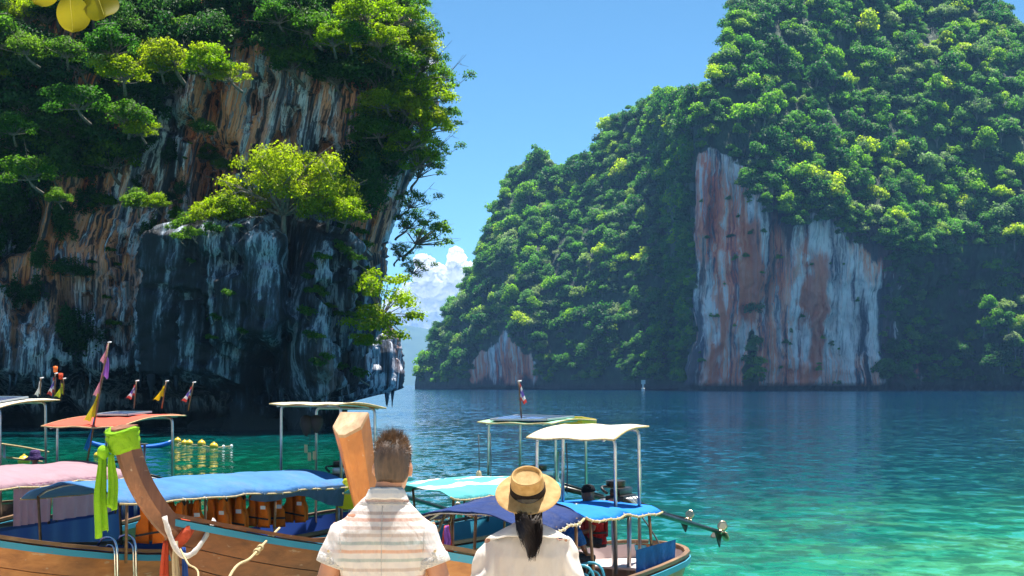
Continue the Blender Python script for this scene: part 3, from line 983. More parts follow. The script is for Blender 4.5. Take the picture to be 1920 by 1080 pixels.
# ------------------------------------------------------------------ trees of the near cliff
def cliff_tree(seed, rx, rz, n_cl, cl_r, per, leaf, lean=(0, -0.4), zmin=-0.3, drop=0.0, m=None, bare=0, droop=False):
    """trunk rooted at the origin in the rock, reaching out over -Y, limbs to each leafy clump"""
    rng = np.random.default_rng(seed)
    d = rand_dirs(rng, n_cl, zmin)
    cen = d * rng.uniform(0.35, 1.0, (n_cl, 1)) * np.array([rx, rx * 0.8, rz])
    off = np.array([lean[0] * rx, lean[1] * rx - 0.5, rz * 0.75 + drop])
    cen = cen + off
    rad = cl_r * rng.uniform(0.6, 1.3, n_cl)
    C, N, cl = crown_points(rng, cen, rad, per, 0.45, 0.7, -0.5)
    if droop:
        C[:, 2] -= rng.random(len(C)) ** 2 * cl_r * 1.6
    me, k = leaf_mesh('crown', C, N, leaf, rng, 0.6)
    set_lv(me, np.clip(cl + rng.normal(0, 0.18, k), 0, 1))
    me.materials.append(m)
    mb = MB()
    r0 = 0.045 * rx + 0.03
    hub = off * 0.62 + np.array([0, 0, -0.1])
    mb.tube([tuple(p) for p in bez((0, 0.8, -0.3), (0, -0.2, 0.0), tuple(hub * np.array([0.9, 1, 0.4])), tuple(hub), 7)], [r0 * (1 - 0.4 * i / 7) for i in range(8)], 6)
    for c in cen:
        mid = hub * 0.45 + c * 0.55 + rng.normal(0, 0.10 * rx, 3)
        mb.tube([tuple(p) for p in bez(tuple(hub), tuple(hub * 0.7 + mid * 0.3), tuple(mid), tuple(c), 4)], [r0 * 0.5, r0 * 0.42, r0 * 0.32, r0 * 0.22, r0 * 0.1], 4, False)
    for q in range(bare):
        dd = rand_dirs(rng, 1, -0.2)[0] * rx * 1.15 + off
        mid = hub * 0.5 + dd * 0.5 + rng.normal(0, 0.12 * rx, 3)
        pp = bez(tuple(hub), tuple(hub * 0.6 + mid * 0.4), tuple(mid), tuple(dd), 6)
        mb.tube(pp, [r0 * 0.35 * (1 - 0.8 * i / 6) for i in range(7)], 4, False)
        for w in range(4):
            a = pp[2 + w]
            mb.tube([a, a + Vector(rng.normal(0, 0.2 * rx, 3))], [r0 * 0.12, 0.01], 3, False)
    tm = bpy.data.meshes.new('trunk')
    tm.from_pydata(mb.v, [], mb.f)
    tm.polygons.foreach_set('use_smooth', [True] * len(tm.polygons))
    tm.materials.append(M_bark)
    return me, tm
KIND = {}
def kinds(nm, n, **kw):
    KIND[nm] = [cliff_tree(500 + 37 * i + len(KIND) * 1000, **kw) for i in range(n)]
kinds('dark', 3, rx=2.6, rz=1.7, n_cl=22, cl_r=0.85, per=170, leaf=0.24, m=M_leaf_dark)
kinds('mid', 3, rx=2.4, rz=1.5, n_cl=20, cl_r=0.75, per=170, leaf=0.23, m=M_leaf_mid, bare=2)
kinds('yellow', 3, rx=2.4, rz=1.1, n_cl=20, cl_r=0.62, per=170, leaf=0.19, m=M_leaf_yel, bare=2)
kinds('spread', 1, rx=4.6, rz=2.7, n_cl=74, cl_r=0.80, per=210, leaf=0.185, m=M_leaf_yel, lean=(0.05, -0.10), zmin=0.0, bare=3)
kinds('drape', 3, rx=1.6, rz=2.6, n_cl=16, cl_r=0.6, per=140, leaf=0.24, m=M_leaf_dark, zmin=-1.0, drop=-2.2, droop=True)
kinds('open', 3, rx=2.6, rz=1.9, n_cl=17, cl_r=0.50, per=75, leaf=0.20, m=M_leaf_mid, lean=(0.7, -0.1), zmin=-0.6, bare=7)
kinds('airy', 3, rx=2.6, rz=1.8, n_cl=24, cl_r=0.55, per=90, leaf=0.20, m=M_leaf_yel, lean=(0.6, -0.2), zmin=-0.6, bare=4)  # fringe crowns take the yellow leaf: their sunlit brightness is put into the colour
kinds('bush', 2, rx=1.9, rz=2.3, n_cl=24, cl_r=0.55, per=150, leaf=0.17, m=M_leaf_yel, lean=(0.0, -0.3), zmin=-1.0, drop=-1.2)
kinds('tuft', 2, rx=0.7, rz=0.5, n_cl=6, cl_r=0.35, per=70, leaf=0.16, m=M_leaf_mid, zmin=-0.5)

rc = random.Random(9)
cliff_trees = []
def plant(px, py, kind, s=1.0, label=None, rz=None, y=None, var=None, group='trees and shrubs on the near cliff'):
    Yq = 104.0
    for _ in range(4):
        p = W(px, py, Yq)
        ry = rock_y(p.x, p.z)
        if ry is None:
            ry = 112.0 if y is None else y
        Yq = (ry if y is None else y) - 1.2 * s
    p = W(px, py, Yq)
    cm, tm = KIND[kind][rc.randrange(len(KIND[kind])) if var is None else var]
    names = {'dark': 'evergreen_tree', 'mid': 'leafy_tree', 'yellow': 'sunlit_tree', 'spread': 'spreading_tree', 'drape': 'hanging_creeper', 'open': 'leaning_tree', 'airy': 'airy_tree', 'bush': 'cliff_bush', 'tuft': 'shrub'}
    e = empty(names[kind], (p.x, Yq + 1.2 * s, p.z - 0.9 * s), rc.uniform(-0.5, 0.5) if rz is None else rz, label, {'drape': 'creeper', 'bush': 'bush', 'tuft': 'shrub'}.get(kind, 'tree'), group)
    e.scale = (s, s, s * rc.uniform(0.9, 1.1))
    link(bpy.data.objects.new('crown', cm), e)
    link(bpy.data.objects.new('trunk', tm), e)
    if group and label: cliff_trees.append((e, label, e.location.z / e.location.y))
    return e
def cliff_label(px, py, kind):
    w = {'dark': 'dark evergreen tree', 'mid': 'leafy green tree', 'yellow': 'sunlit yellow-green tree', 'drape': 'dark hanging creeper', 'open': 'open-crowned leaning tree', 'airy': 'airy sunlit tree', 'tuft': 'small green shrub', 'bush': 'pale green bush'}[kind]
    if px < 60: p_ = 'on the outermost near cliff'
    elif px < 130: p_ = 'just inside the outermost near cliff'
    elif px < 220: p_ = 'on the near cliff left of the rusty wall' if py < 330 else 'against the rusty near wall'
    elif px < 330: p_ = 'above the rusty near wall' if py < 190 else 'hanging against the rusty near wall'
    elif px < 500: p_ = 'over the dark hollow atop the near cliff' if py < 200 else 'on the wall behind the rock buttress'
    elif px < 600: p_ = 'on the brow above the blue-streaked overhang' if py < 220 else 'on the landward half of the dark buttress'
    elif px < 690: p_ = 'on the outer brow above the overhang' if py < 220 else 'on the seaward half of the dark buttress'
    else: p_ = 'on the seaward edge of the near cliff'
    return w + ' ' + p_
# dense growth over the shoulder and brow
cover = []
for k in range(150):
    px, py = rc.uniform(-40, 480), rc.uniform(-60, 330)
    lim = np.interp(px, [-40, 60, 160, 210, 260, 320, 400, 480], [470, 430, 420, 330, 210, 150, 130, 110])
    if py < lim: cover.append((px, py))
for k in range(90):
    px, py = rc.uniform(470, 745), rc.uniform(-60, 330)
    lim = np.interp(px, [470, 520, 600, 660, 690, 745], [60, 120, 170, 160, 330, 420])
    if py < lim: cover.append((px, py))
for px, py in cover:
    kind = rc.choices(['dark', 'mid', 'drape', 'yellow'], [0.56, 0.2, 0.18, 0.06])[0]
    if px > 560 and rc.random() < 0.35: kind = rc.choice(['mid', 'yellow'])
    plant(px, py, kind, rc.uniform(0.6, 1.15), cliff_label(px, py, kind))
for k in range(22):
    px, py = rc.uniform(190, 480), rc.uniform(190, 430)
    kind = rc.choice(['drape', 'dark', 'tuft', 'mid'])
    plant(px, py, kind, rc.uniform(0.3, 0.6), cliff_label(px, py, kind))
# lower, sparser dark growth on the outer wall
for k in range(46):
    px, py = rc.uniform(-30, 175), rc.uniform(330, 640)
    if py < 470 or rc.random() < 0.35:
        kind = rc.choice(['dark', 'drape', 'drape'])
        plant(px, py, kind, rc.uniform(0.5, 0.9), cliff_label(px, py, kind))
# trees that reach out into the sun
for px, py, kind, s, y in ((225, 135, 'yellow', 1.0, 97), (330, 110, 'yellow', 1.05, 97), (385, 125, 'yellow', 0.95, 97), (440, 140, 'yellow', 0.75, 97.5), (300, 125, 'yellow', 0.7, 97), (215, 95, 'mid', 0.9, 97), (235, 225, 'mid', 0.85, 99), (265, 245, 'yellow', 0.6, 99),
        (150, 195, 'mid', 0.9, 98), (55, 95, 'mid', 0.7, 96), (120, 100, 'mid', 0.7, 97), (20, 245, 'mid', 0.7, 96), (60, 330, 'mid', 0.8, 97), (255, 385, 'mid', 0.62, 101), (295, 382, 'yellow', 0.55, 101), (110, 375, 'mid', 0.45, 98), (380, 245, 'mid', 0.5, 104),
        (590, 55, 'mid', 0.9, 104), (530, 35, 'mid', 0.8, 104), (625, 75, 'yellow', 0.8, 103), (655, 70, 'mid', 0.7, 103), (690, 25, 'yellow', 1.0, 104), (715, 75, 'yellow', 0.95, 105), (735, 120, 'mid', 0.9, 106), (730, 190, 'yellow', 0.9, 106), (755, 205, 'yellow', 0.8, 107),
        (770, 180, 'mid', 0.8, 107), (715, 250, 'mid', 0.85, 107), (760, 260, 'yellow', 0.7, 107), (700, 300, 'drape', 0.9, 107), (745, 300, 'mid', 0.8, 108)):
    plant(px, py, kind, s, cliff_label(px, py, kind), y=y)
# open crowns against the sky along the seaward edge
for px, py, s, rz in ((725, 25, 0.8, 0.1), (742, 60, 0.7, 0.3), (770, 130, 0.85, -0.2), (782, 165, 0.95, 0.2), (785, 230, 0.8, 0.0), (775, 290, 0.85, 0.3), (765, 330, 0.8, -0.3), (745, 385, 0.75, 0.1), (742, 425, 0.7, 0.25), (752, 455, 0.95, 0.0), (735, 480, 0.55, -0.2)):
    plant(px, py, 'open', s, cliff_label(px, py, 'open'), rz, y=109)
for px, py, s in ((700, 40, 1.0), (728, 95, 0.95), (748, 150, 0.9), (765, 185, 0.9), (748, 225, 0.95), (772, 245, 0.8), (740, 275, 0.85), (765, 310, 0.75), (690, 110, 0.9), (660, 30, 0.9)):
    plant(px, py, 'airy', s, cliff_label(px, py, 'airy'), y=106.5)
# the broad sunlit tree on the buttress ledge, and the bushes on its seaward nose
plant(525, 410, 'spread', 1.12, 'broad yellow-green tree spreading over the ledge of the dark rock buttress', 0.0, y=99.3, group=None)
for px, py, s, w_ in ((400, 405, 0.95, 'outermost'), (430, 392, 0.9, 'second'), (610, 400, 0.9, 'third'), (640, 408, 0.8, 'innermost')):
    plant(px, py, 'yellow', s, 'low yellow-green tree in the ledge thicket, %s counted seawards' % w_, y=99.4, group='thicket on the buttress ledge')
plant(455, 400, 'yellow', 0.95, 'low yellow-green tree at the landward end of the buttress ledge', y=100.2, group=None)
plant(560, 330, 'yellow', 0.85, 'small pale tree rising behind the broad ledge tree', y=103.5, group=None)
plant(712, 565, 'bush', 1.4, 'large pale green bush on the seaward nose of the rock buttress', 0.1, y=100.2, var=0, group=None)
plant(688, 640, 'yellow', 0.55, 'yellow shrubby tree just under the large pale bush on the buttress nose', y=99.6, group=None)
plant(755, 510, 'open', 0.55, 'thin open shrub above the large pale bush, against the cloud', 0.2, y=104, group=None)
plant(678, 690, 'tuft', 1.0, 'small yellow-green shrub low on the buttress nose above the water', y=99.4, group=None)
for px, py, s in ((338, 432, 0.9), (365, 425, 1.1), (390, 418, 1.0), (640, 415, 0.9), (668, 425, 0.9), (690, 450, 0.8)):
    plant(px, py, 'tuft', s, 'green shrub along the rim of the dark rock buttress')
for k in range(26):
    px, py = rc.uniform(560, 690), rc.uniform(430, 690)
    plant(px, py, 'tuft', rc.uniform(0.45, 1.0), cliff_label(px, py, 'tuft'))
for k in range(14):
    px, py = rc.uniform(170, 480), rc.uniform(420, 640)
    plant(px, py, 'tuft', rc.uniform(0.4, 0.8), cliff_label(px, py, 'tuft'))

for px, py, s in ((335, 440, 0.5), (352, 432, 0.6), (376, 428, 0.55), (395, 424, 0.5)):
    plant(px, py, 'mid', s, 'leafy green tree on the landward rim of the dark buttress', y=100.2)
rank_labels(cliff_trees)

# ------------------------------------------------------------------ cumulus over the distant hills, and the sea haze
def cloud_nodes(t, b):
    b.inputs['Base Color'].default_value = (0.95, 0.95, 0.95, 1)
    b.inputs['Roughness'].default_value = 1.0
    b.inputs['Specular IOR Level'].default_value = 0.0
    tr = t.new('ShaderNodeBsdfTranslucent')
    tr.inputs['Color'].default_value = (0.95, 0.95, 0.95, 1)
    ms = t.new('ShaderNodeMixShader')
    ms.inputs[0].default_value = 0.7
    t.link(b.outputs[0], ms.inputs[1]); t.link(tr.outputs[0], ms.inputs[2])
    t.link(ms.outputs[0], t.n['Material Output'].inputs['Surface'])
M_cloud = mat('cloud_vapour', cloud_nodes)
def cloud(seed, cx, cy_, z0, wx, h, n):
    rng = np.random.default_rng(seed)
    bm = bmesh.new()
    for k in range(n):
        u = rng.uniform(-1, 1)
        top = h * (1 - 0.45 * abs(u - 0.2) ** 1.3) * (0.74 + 0.16 * math.sin(u * 7 + seed) + 0.10 * math.sin(u * 17 + 1))
        z = z0 + max(0, top) * rng.random() ** 0.8
        r = rng.uniform(0.03, 0.11) * h * (1.25 - 0.6 * (z - z0) / h)
        mtx = Matrix.Translation((cx + u * wx, cy_ + rng.uniform(-0.5, 0.5) * wx * 0.5, z)) @ Matrix.Diagonal((r * 1.25, r, r * 0.85, 1))
        bmesh.ops.create_icosphere(bm, subdivisions=2, radius=1.0, matrix=mtx)
    tmp_me = bpy.data.meshes.new('puffs')
    bm.to_mesh(tmp_me); bm.free()
    tmp = bpy.data.objects.new('puffs', tmp_me); COL.objects.link(tmp)
    md = tmp.modifiers.new('r', 'REMESH'); md.mode = 'VOXEL'; md.voxel_size = h / 85.0
    bpy.context.view_layer.update()
    me = bpy.data.meshes.new_from_object(tmp.evaluated_get(bpy.context.evaluated_depsgraph_get()))
    bpy.data.objects.remove(tmp); bpy.data.meshes.remove(tmp_me)
    n = len(me.vertices)
    co = np.empty(n * 3, np.float32); me.vertices.foreach_get('co', co); co = co.reshape(-1, 3).astype(float)
    nr = np.empty(n * 3, np.float32); me.vertex_normals.foreach_get('vector', nr); nr = nr.reshape(-1, 3)
    s = 14.0 / h
    co = co + nr * (0.05 * h * fbm(co[:, 0] * s, co[:, 1] * s, co[:, 2] * s, 4, seed, 0.65))[:, None]
    me.vertices.foreach_set('co', co.astype(np.float32).ravel())
    me.polygons.foreach_set('use_smooth', [True] * len(me.polygons))
    me.name = 'cumulus_cloud'
    me.update()
    return obj('cumulus_cloud', me, M_cloud)
q = W(818, 600, 15000)
tag(cloud(4, q.x + 20, 15000, 540, 460, 1020, 420), 'white cumulus cloud standing over the distant hills in the gap', 'cloud', kind='structure')

def haze_nodes(t, b):
    v = t.new('ShaderNodeVolumePrincipled')
    v.inputs['Color'].default_value = (0.28, 0.56, 1.0, 1)
    v.inputs['Density'].default_value = 0.00007
    v.inputs['Anisotropy'].default_value = 0.0
    t.n.remove(b)
    t.link(v.outputs[0], t.n['Material Output'].inputs['Volume'])
M_haze = bpy.data.materials.new('sea_haze')
M_haze.use_nodes = True
haze_nodes(NT(M_haze.node_tree), M_haze.node_tree.nodes['Principled BSDF'])
mb = MB()
mb.box((0, 5950, 200), (18600, 12300, 420))
haze = tag(mb.build('haze', M_haze), 'thin blue sea haze over the bay', 'haze', kind='stuff')
# ------------------------------------------------------------------ materials of the boats
def wood_nodes(c0, c1, c2, rough=0.45, vert=False):
    def fn(t, b):
        n = t.noise(t.pos((0.7, 9, 9)) if not vert else t.pos((14, 14, 1.1)), 1.0, 7, 0.68, 0.5)
        n2 = t.noise(t.pos((0.9, 1.4, 1.4)), 1.0, 4, 0.6)
        c = t.ramp(n, [(0.3, c0), (0.52, c1), (0.75, c2)])
        c = t.mix(t.maprange(n2, 0.45, 0.75), c, tuple(x * 0.45 for x in c0))
        sc_ = t.noise(t.pos((2.5, 26, 14)), 1.0, 3, 0.5)
        c = t.mix(t.math('MULTIPLY', t.maprange(sc_, 0.66, 0.74), 0.5), c, (0.42, 0.34, 0.26))
        t.link(c, b.inputs['Base Color'])
        b.inputs['Roughness'].default_value = rough
        t.link(t.bump(n, 0.35, 0.01), b.inputs['Normal'])
    return fn
def paint_nodes(c, wear=(0.25, 0.2, 0.15), amt=0.66, rough=0.5):
    def fn(t, b):
        n = t.noise(t.pos((3, 11, 11)), 1.0, 6, 0.7)
        n2 = t.noise(t.pos((1.3, 2, 2)), 1.0, 3, 0.6)
        cc_ = t.mix(t.maprange(n2, 0.3, 0.8), c, tuple(x * 0.7 for x in c))
        t.link(t.mix(t.maprange(n, amt, amt + 0.08), cc_, wear), b.inputs['Base Color'])
        b.inputs['Roughness'].default_value = rough
        t.link(t.bump(n, 0.2, 0.006), b.inputs['Normal'])
    return fn
def cloth_nodes(c, var=0.75, trans=0.3, scale=3.0, stripes=None, dirt=0.0):
    def fn(t, b):
        n = t.noise(t.pos((scale, scale, scale)), 1.0, 5, 0.6)
        col = t.mix(t.maprange(n, 0.3, 0.75), c, tuple(x * var for x in c))
        if stripes:
            ax, per, c2, frac = stripes
            s = t.sep(t.pos((1, 1, 1)))[ax]
            f = t.math('FRACT', t.math('MULTIPLY', s, 1.0 / per))
            col = t.mix(t.math('LESS_THAN', f, frac), col, c2)
        if dirt:
            d = t.noise(t.pos((1.3, 1.3, 1.3)), 1.0, 6, 0.7)
            col = t.mix(t.math('MULTIPLY', t.maprange(d, 0.5, 0.75), dirt), col, (0.22, 0.19, 0.15))
        t.link(col, b.inputs['Base Color'])
        b.inputs['Roughness'].default_value = 0.75
        b.inputs['Specular IOR Level'].default_value = 0.2
        wv = t.noise(t.pos((scale * 2.2, scale * 2.2, scale * 2.2)), 1.0, 4, 0.6, 0.5)
        t.link(t.bump(wv, 0.7, 0.05), b.inputs['Normal'])
        tr = t.new('ShaderNodeBsdfTranslucent')
        t.link(col, tr.inputs['Color'])
        ms = t.new('ShaderNodeMixShader')
        ms.inputs[0].default_value = trans
        t.link(b.outputs[0], ms.inputs[1]); t.link(tr.outputs[0], ms.inputs[2])
        t.link(ms.outputs[0], t.n['Material Output'].inputs['Surface'])
    return fn
M_hull_brown = mat('varnished_brown_wood', wood_nodes((0.22, 0.075, 0.020), (0.37, 0.14, 0.038), (0.48, 0.21, 0.070)))
M_hull_dark = mat('dark_brown_wood', wood_nodes((0.13, 0.042, 0.013), (0.22, 0.078, 0.024), (0.30, 0.115, 0.040)))
M_hull_tan = mat('orange_tan_wood', wood_nodes((0.24, 0.085, 0.018), (0.36, 0.14, 0.032), (0.44, 0.20, 0.06)))
M_stem_dark = mat('dark_stem_wood', wood_nodes((0.12, 0.042, 0.018), (0.20, 0.075, 0.032), (0.27, 0.11, 0.05), 0.45, True))
M_stem_orange = mat('orange_stem_wood', wood_nodes((0.34, 0.105, 0.018), (0.45, 0.155, 0.026), (0.52, 0.20, 0.045), 0.35, True))
M_deck = mat('pale_deck_paint', paint_nodes((0.62, 0.50, 0.46)))
M_deckpale = mat('weathered_endgrain', wood_nodes((0.30, 0.17, 0.085), (0.44, 0.29, 0.17), (0.58, 0.44, 0.30), 0.8))
M_deckwood = mat('weathered_deck', wood_nodes((0.10, 0.06, 0.04), (0.2, 0.13, 0.08), (0.3, 0.21, 0.14), 0.7))
M_blue_paint = mat('turquoise_blue_paint', paint_nodes((0.035, 0.27, 0.40), (0.20, 0.15, 0.10), 0.62))
M_navy_paint = mat('deep_blue_paint', paint_nodes((0.008, 0.045, 0.26), (0.1, 0.12, 0.2), 0.7))
M_green_paint = mat('deep_green_paint', paint_nodes((0.012, 0.13, 0.05), (0.1, 0.12, 0.06), 0.7))
M_white_paint = mat('white_paint', paint_nodes((0.72, 0.70, 0.66), (0.4, 0.36, 0.3), 0.66))
M_rail = mat('rail_wood', wood_nodes((0.11, 0.055, 0.022), (0.18, 0.095, 0.04), (0.27, 0.16, 0.075), 0.55))
M_steel = mat('galvanised_steel', lambda t, b: t.link(t.ramp(t.noise(t.pos((6, 6, 6)), 1.0, 4), [(0.3, (0.30, 0.31, 0.32)), (0.7, (0.52, 0.53, 0.54))]), b.inputs['Base Color']), rough=0.38, metal=0.85)
M_chrome = mat('stainless_steel', color=(0.72, 0.72, 0.70), rough=0.16, metal=1.0)
M_iron = mat('oily_black_iron', lambda t, b: t.link(t.ramp(t.noise(t.pos((9, 9, 9)), 1.0, 5, 0.7), [(0.35, (0.010, 0.010, 0.011)), (0.6, (0.05, 0.045, 0.04)), (0.8, (0.16, 0.09, 0.05))]), b.inputs['Base Color']), rough=0.35, metal=0.6)
M_alu = mat('cast_aluminium', color=(0.45, 0.45, 0.44), rough=0.42, metal=0.9)
M_rope = mat('hemp_rope', lambda t, b: (t.link(t.ramp(t.noise(t.pos((30, 30, 30)), 1.0, 3), [(0.3, (0.26, 0.19, 0.09)), (0.7, (0.46, 0.37, 0.20))]), b.inputs['Base Color'])), rough=0.95)
M_rope_dark = mat('dark_cord', color=(0.05, 0.06, 0.06), rough=0.9)
M_tarp_blue = mat('sky_blue_tarpaulin', cloth_nodes((0.06, 0.20, 0.44), 0.7, 0.22, 2.0, dirt=0.32))
M_tarp_navy = mat('navy_tarpaulin', cloth_nodes((0.012, 0.035, 0.15), 0.6, 0.15, 2.0, dirt=0.25))
M_tarp_bright = mat('bright_blue_tarpaulin', cloth_nodes((0.015, 0.22, 0.70), 0.75, 0.25, 2.0))
M_tarp_side = mat('blue_side_sheet', cloth_nodes((0.02, 0.13, 0.42), 0.5, 0.3, 5.0, dirt=0.15))
M_tarp_turq = mat('turquoise_striped_canvas', cloth_nodes((0.09, 0.40, 0.42), 0.8, 0.2, 2.0, (1, 0.62, (0.62, 0.62, 0.56), 0.30), 0.2))
M_tarp_white = mat('white_canvas', cloth_nodes((0.74, 0.72, 0.65), 0.85, 0.25, 2.0, dirt=0.25))
M_tarp_cream = mat('cream_canvas', cloth_nodes((0.72, 0.68, 0.50), 0.8, 0.25, 2.0, dirt=0.2))
M_tarp_red = mat('coral_red_tarpaulin', cloth_nodes((0.62, 0.10, 0.06), 0.85, 0.25, 2.0, dirt=0.22))
M_tarp_pink = mat('faded_pink_canvas', cloth_nodes((0.40, 0.25, 0.29), 0.8, 0.3, 2.0, dirt=0.25))
M_curtain = mat('pink_curtain', cloth_nodes((0.92, 0.55, 0.66), 0.85, 0.6, 4.0))
M_plastic = mat('clear_sheet', cloth_nodes((0.12, 0.20, 0.32), 0.6, 0.4, 4.0))
M_yellow_board = mat('yellow_board', paint_nodes((0.62, 0.42, 0.02), (0.4, 0.35, 0.1), 0.7))
M_orange_lining = mat('orange_lining', cloth_nodes((0.60, 0.26, 0.03), 0.7, 0.3, 2.0, dirt=0.2))
M_green_canvas = mat('mint_canvas', cloth_nodes((0.30, 0.66, 0.42), 0.85, 0.25, 2.0))
def solar_nodes(t, b):
    x, y, z = t.sep(t.pos((1, 1, 1)))
    gx = t.math('LESS_THAN', t.math('FRACT', t.math('MULTIPLY', x, 8.0)), 0.06)
    gy = t.math('LESS_THAN', t.math('FRACT', t.math('MULTIPLY', y, 8.0)), 0.06)
    t.link(t.mix(t.math('MAXIMUM', gx, gy), (0.02, 0.035, 0.12), (0.35, 0.38, 0.45)), b.inputs['Base Color'])
    b.inputs['Roughness'].default_value = 0.12
M_solar = mat('solar_cells', solar_nodes)
M_jacket = mat('orange_life_jacket', cloth_nodes((0.90, 0.20, 0.015), 0.85, 0.2, 6.0))
M_black = mat('black_webbing', color=(0.012, 0.012, 0.014), rough=0.7)
M_patch = mat('white_patch', color=(0.7, 0.7, 0.72), rough=0.6)
M_scarf_green = mat('lime_scarf', cloth_nodes((0.34, 0.66, 0.03), 0.85, 0.4, 5.0))
M_scarf_red = mat('coral_scarf', cloth_nodes((0.76, 0.13, 0.06), 0.85, 0.4, 5.0))
M_scarf_cream = mat('cream_scarf', cloth_nodes((0.70, 0.58, 0.38), 0.85, 0.4, 5.0))
M_scarf_white = mat('white_scarf', cloth_nodes((0.78, 0.74, 0.70), 0.85, 0.4, 5.0))
M_scarf_blue = mat('blue_scarf', cloth_nodes((0.04, 0.12, 0.45), 0.8, 0.4, 5.0))
M_scarf_purple = mat('violet_scarf', cloth_nodes((0.36, 0.14, 0.55), 0.8, 0.4, 5.0))
M_flag_yellow = mat('yellow_flag', cloth_nodes((0.78, 0.56, 0.02), 0.85, 0.45, 5.0))
M_flag_lime = mat('yellow_green_flag', cloth_nodes((0.62, 0.62, 0.04), 0.85, 0.45, 5.0))
M_flag_pink = mat('pink_flag', cloth_nodes((0.74, 0.34, 0.42), 0.8, 0.45, 5.0))
M_flag_skyblue = mat('sky_blue_flag', cloth_nodes((0.04, 0.30, 0.72), 0.8, 0.45, 5.0))
def tri_nodes(t, b):
    v = t.sep(t.new('ShaderNodeTexCoord').outputs['UV'])[1]
    c = t.ramp(v, [(0.0, (0.60, 0.06, 0.05)), (0.17, (0.75, 0.72, 0.70)), (0.34, (0.16, 0.10, 0.42)), (0.66, (0.75, 0.72, 0.70)), (0.83, (0.60, 0.06, 0.05))], 'CONSTANT')
    t.link(c, b.inputs['Base Color'])
    b.inputs['Roughness'].default_value = 0.8
    tr = t.new('ShaderNodeBsdfTranslucent')
    t.link(c, tr.inputs['Color'])
    ms = t.new('ShaderNodeMixShader'); ms.inputs[0].default_value = 0.45
    t.link(b.outputs[0], ms.inputs[1]); t.link(tr.outputs[0], ms.inputs[2])
    t.link(ms.outputs[0], t.n['Material Output'].inputs['Surface'])
M_flag_tri = mat('striped_flag', tri_nodes)
M_engine_green = mat('green_engine_paint', paint_nodes((0.02, 0.42, 0.06), (0.05, 0.05, 0.04), 0.68, 0.3))
M_bronze = mat('bronze', color=(0.55, 0.42, 0.28), rough=0.3, metal=0.9)
M_yellow_plastic = mat('yellow_float', paint_nodes((0.72, 0.46, 0.02), (0.35, 0.3, 0.15), 0.7, 0.4))
M_orange_plastic = mat('orange_float', color=(0.75, 0.14, 0.01), rough=0.4)
M_kayak = mat('blue_kayak_plastic', paint_nodes((0.01, 0.13, 0.55), (0.1, 0.2, 0.4), 0.7, 0.3))
M_red_seat = mat('dark_red_seat', color=(0.16, 0.02, 0.02), rough=0.6)
M_glassblk = mat('black_rubber', color=(0.01, 0.01, 0.011), rough=0.55)

# ------------------------------------------------------------------ long-tail boat builder
class Hull:
    def __init__(self, L=9.5, B=0.92, bow=0.75, mid=0.78, stern=0.18, pw=2.1, fine=0.36, rnd=0.93):
        self.fine, self.rnd = fine, rnd
        self.L, self.B, self.bow, self.mid, self.st, self.pw = L, B, bow, mid, stern, pw
    def half(self, s):
        a = min(s / 0.46, 1.0)
        b = self.B * (1 - (1 - a) ** 2.0) ** 0.85
        if s > 0.62: b *= 1 - self.fine * ((s - 0.62) / 0.38) ** 2
        if s > self.rnd: b *= math.sqrt(max(0.0, 1 - ((s - self.rnd) / (1.0001 - self.rnd)) ** 2)) * 0.96 + 0.04 * (s < 0.999)
        return max(b, 0.035)
    def sheer(self, s):
        z = self.mid
        if s < 0.5: z += self.bow * (1 - s / 0.5) ** self.pw
        if s > 0.55: z += self.st * ((s - 0.55) / 0.45) ** 2
        return z
    def keel(self, s):
        z = -0.28
        if s < 0.30: z += 0.75 * (1 - s / 0.30) ** 2
        if s > 0.86: z += 0.30 * ((s - 0.86) / 0.14) ** 2
        return z
    def pt(self, s, side, f, out=0.0):
        """f 0 keel .. 1 gunwale"""
        b, zg, zk = self.half(s), self.sheer(s), self.keel(s)
        full = 0.5 + 0.35 * (1 - min(s / 0.35, 1.0))
        y = b * f ** full
        z = zk + (zg - zk) * f ** 1.5
        x = s * self.L - 0.55 * (1 - s) ** 6 * f
        ny = 0.8
        return Vector((x, side * (y + out * ny), z - out * 0.3))

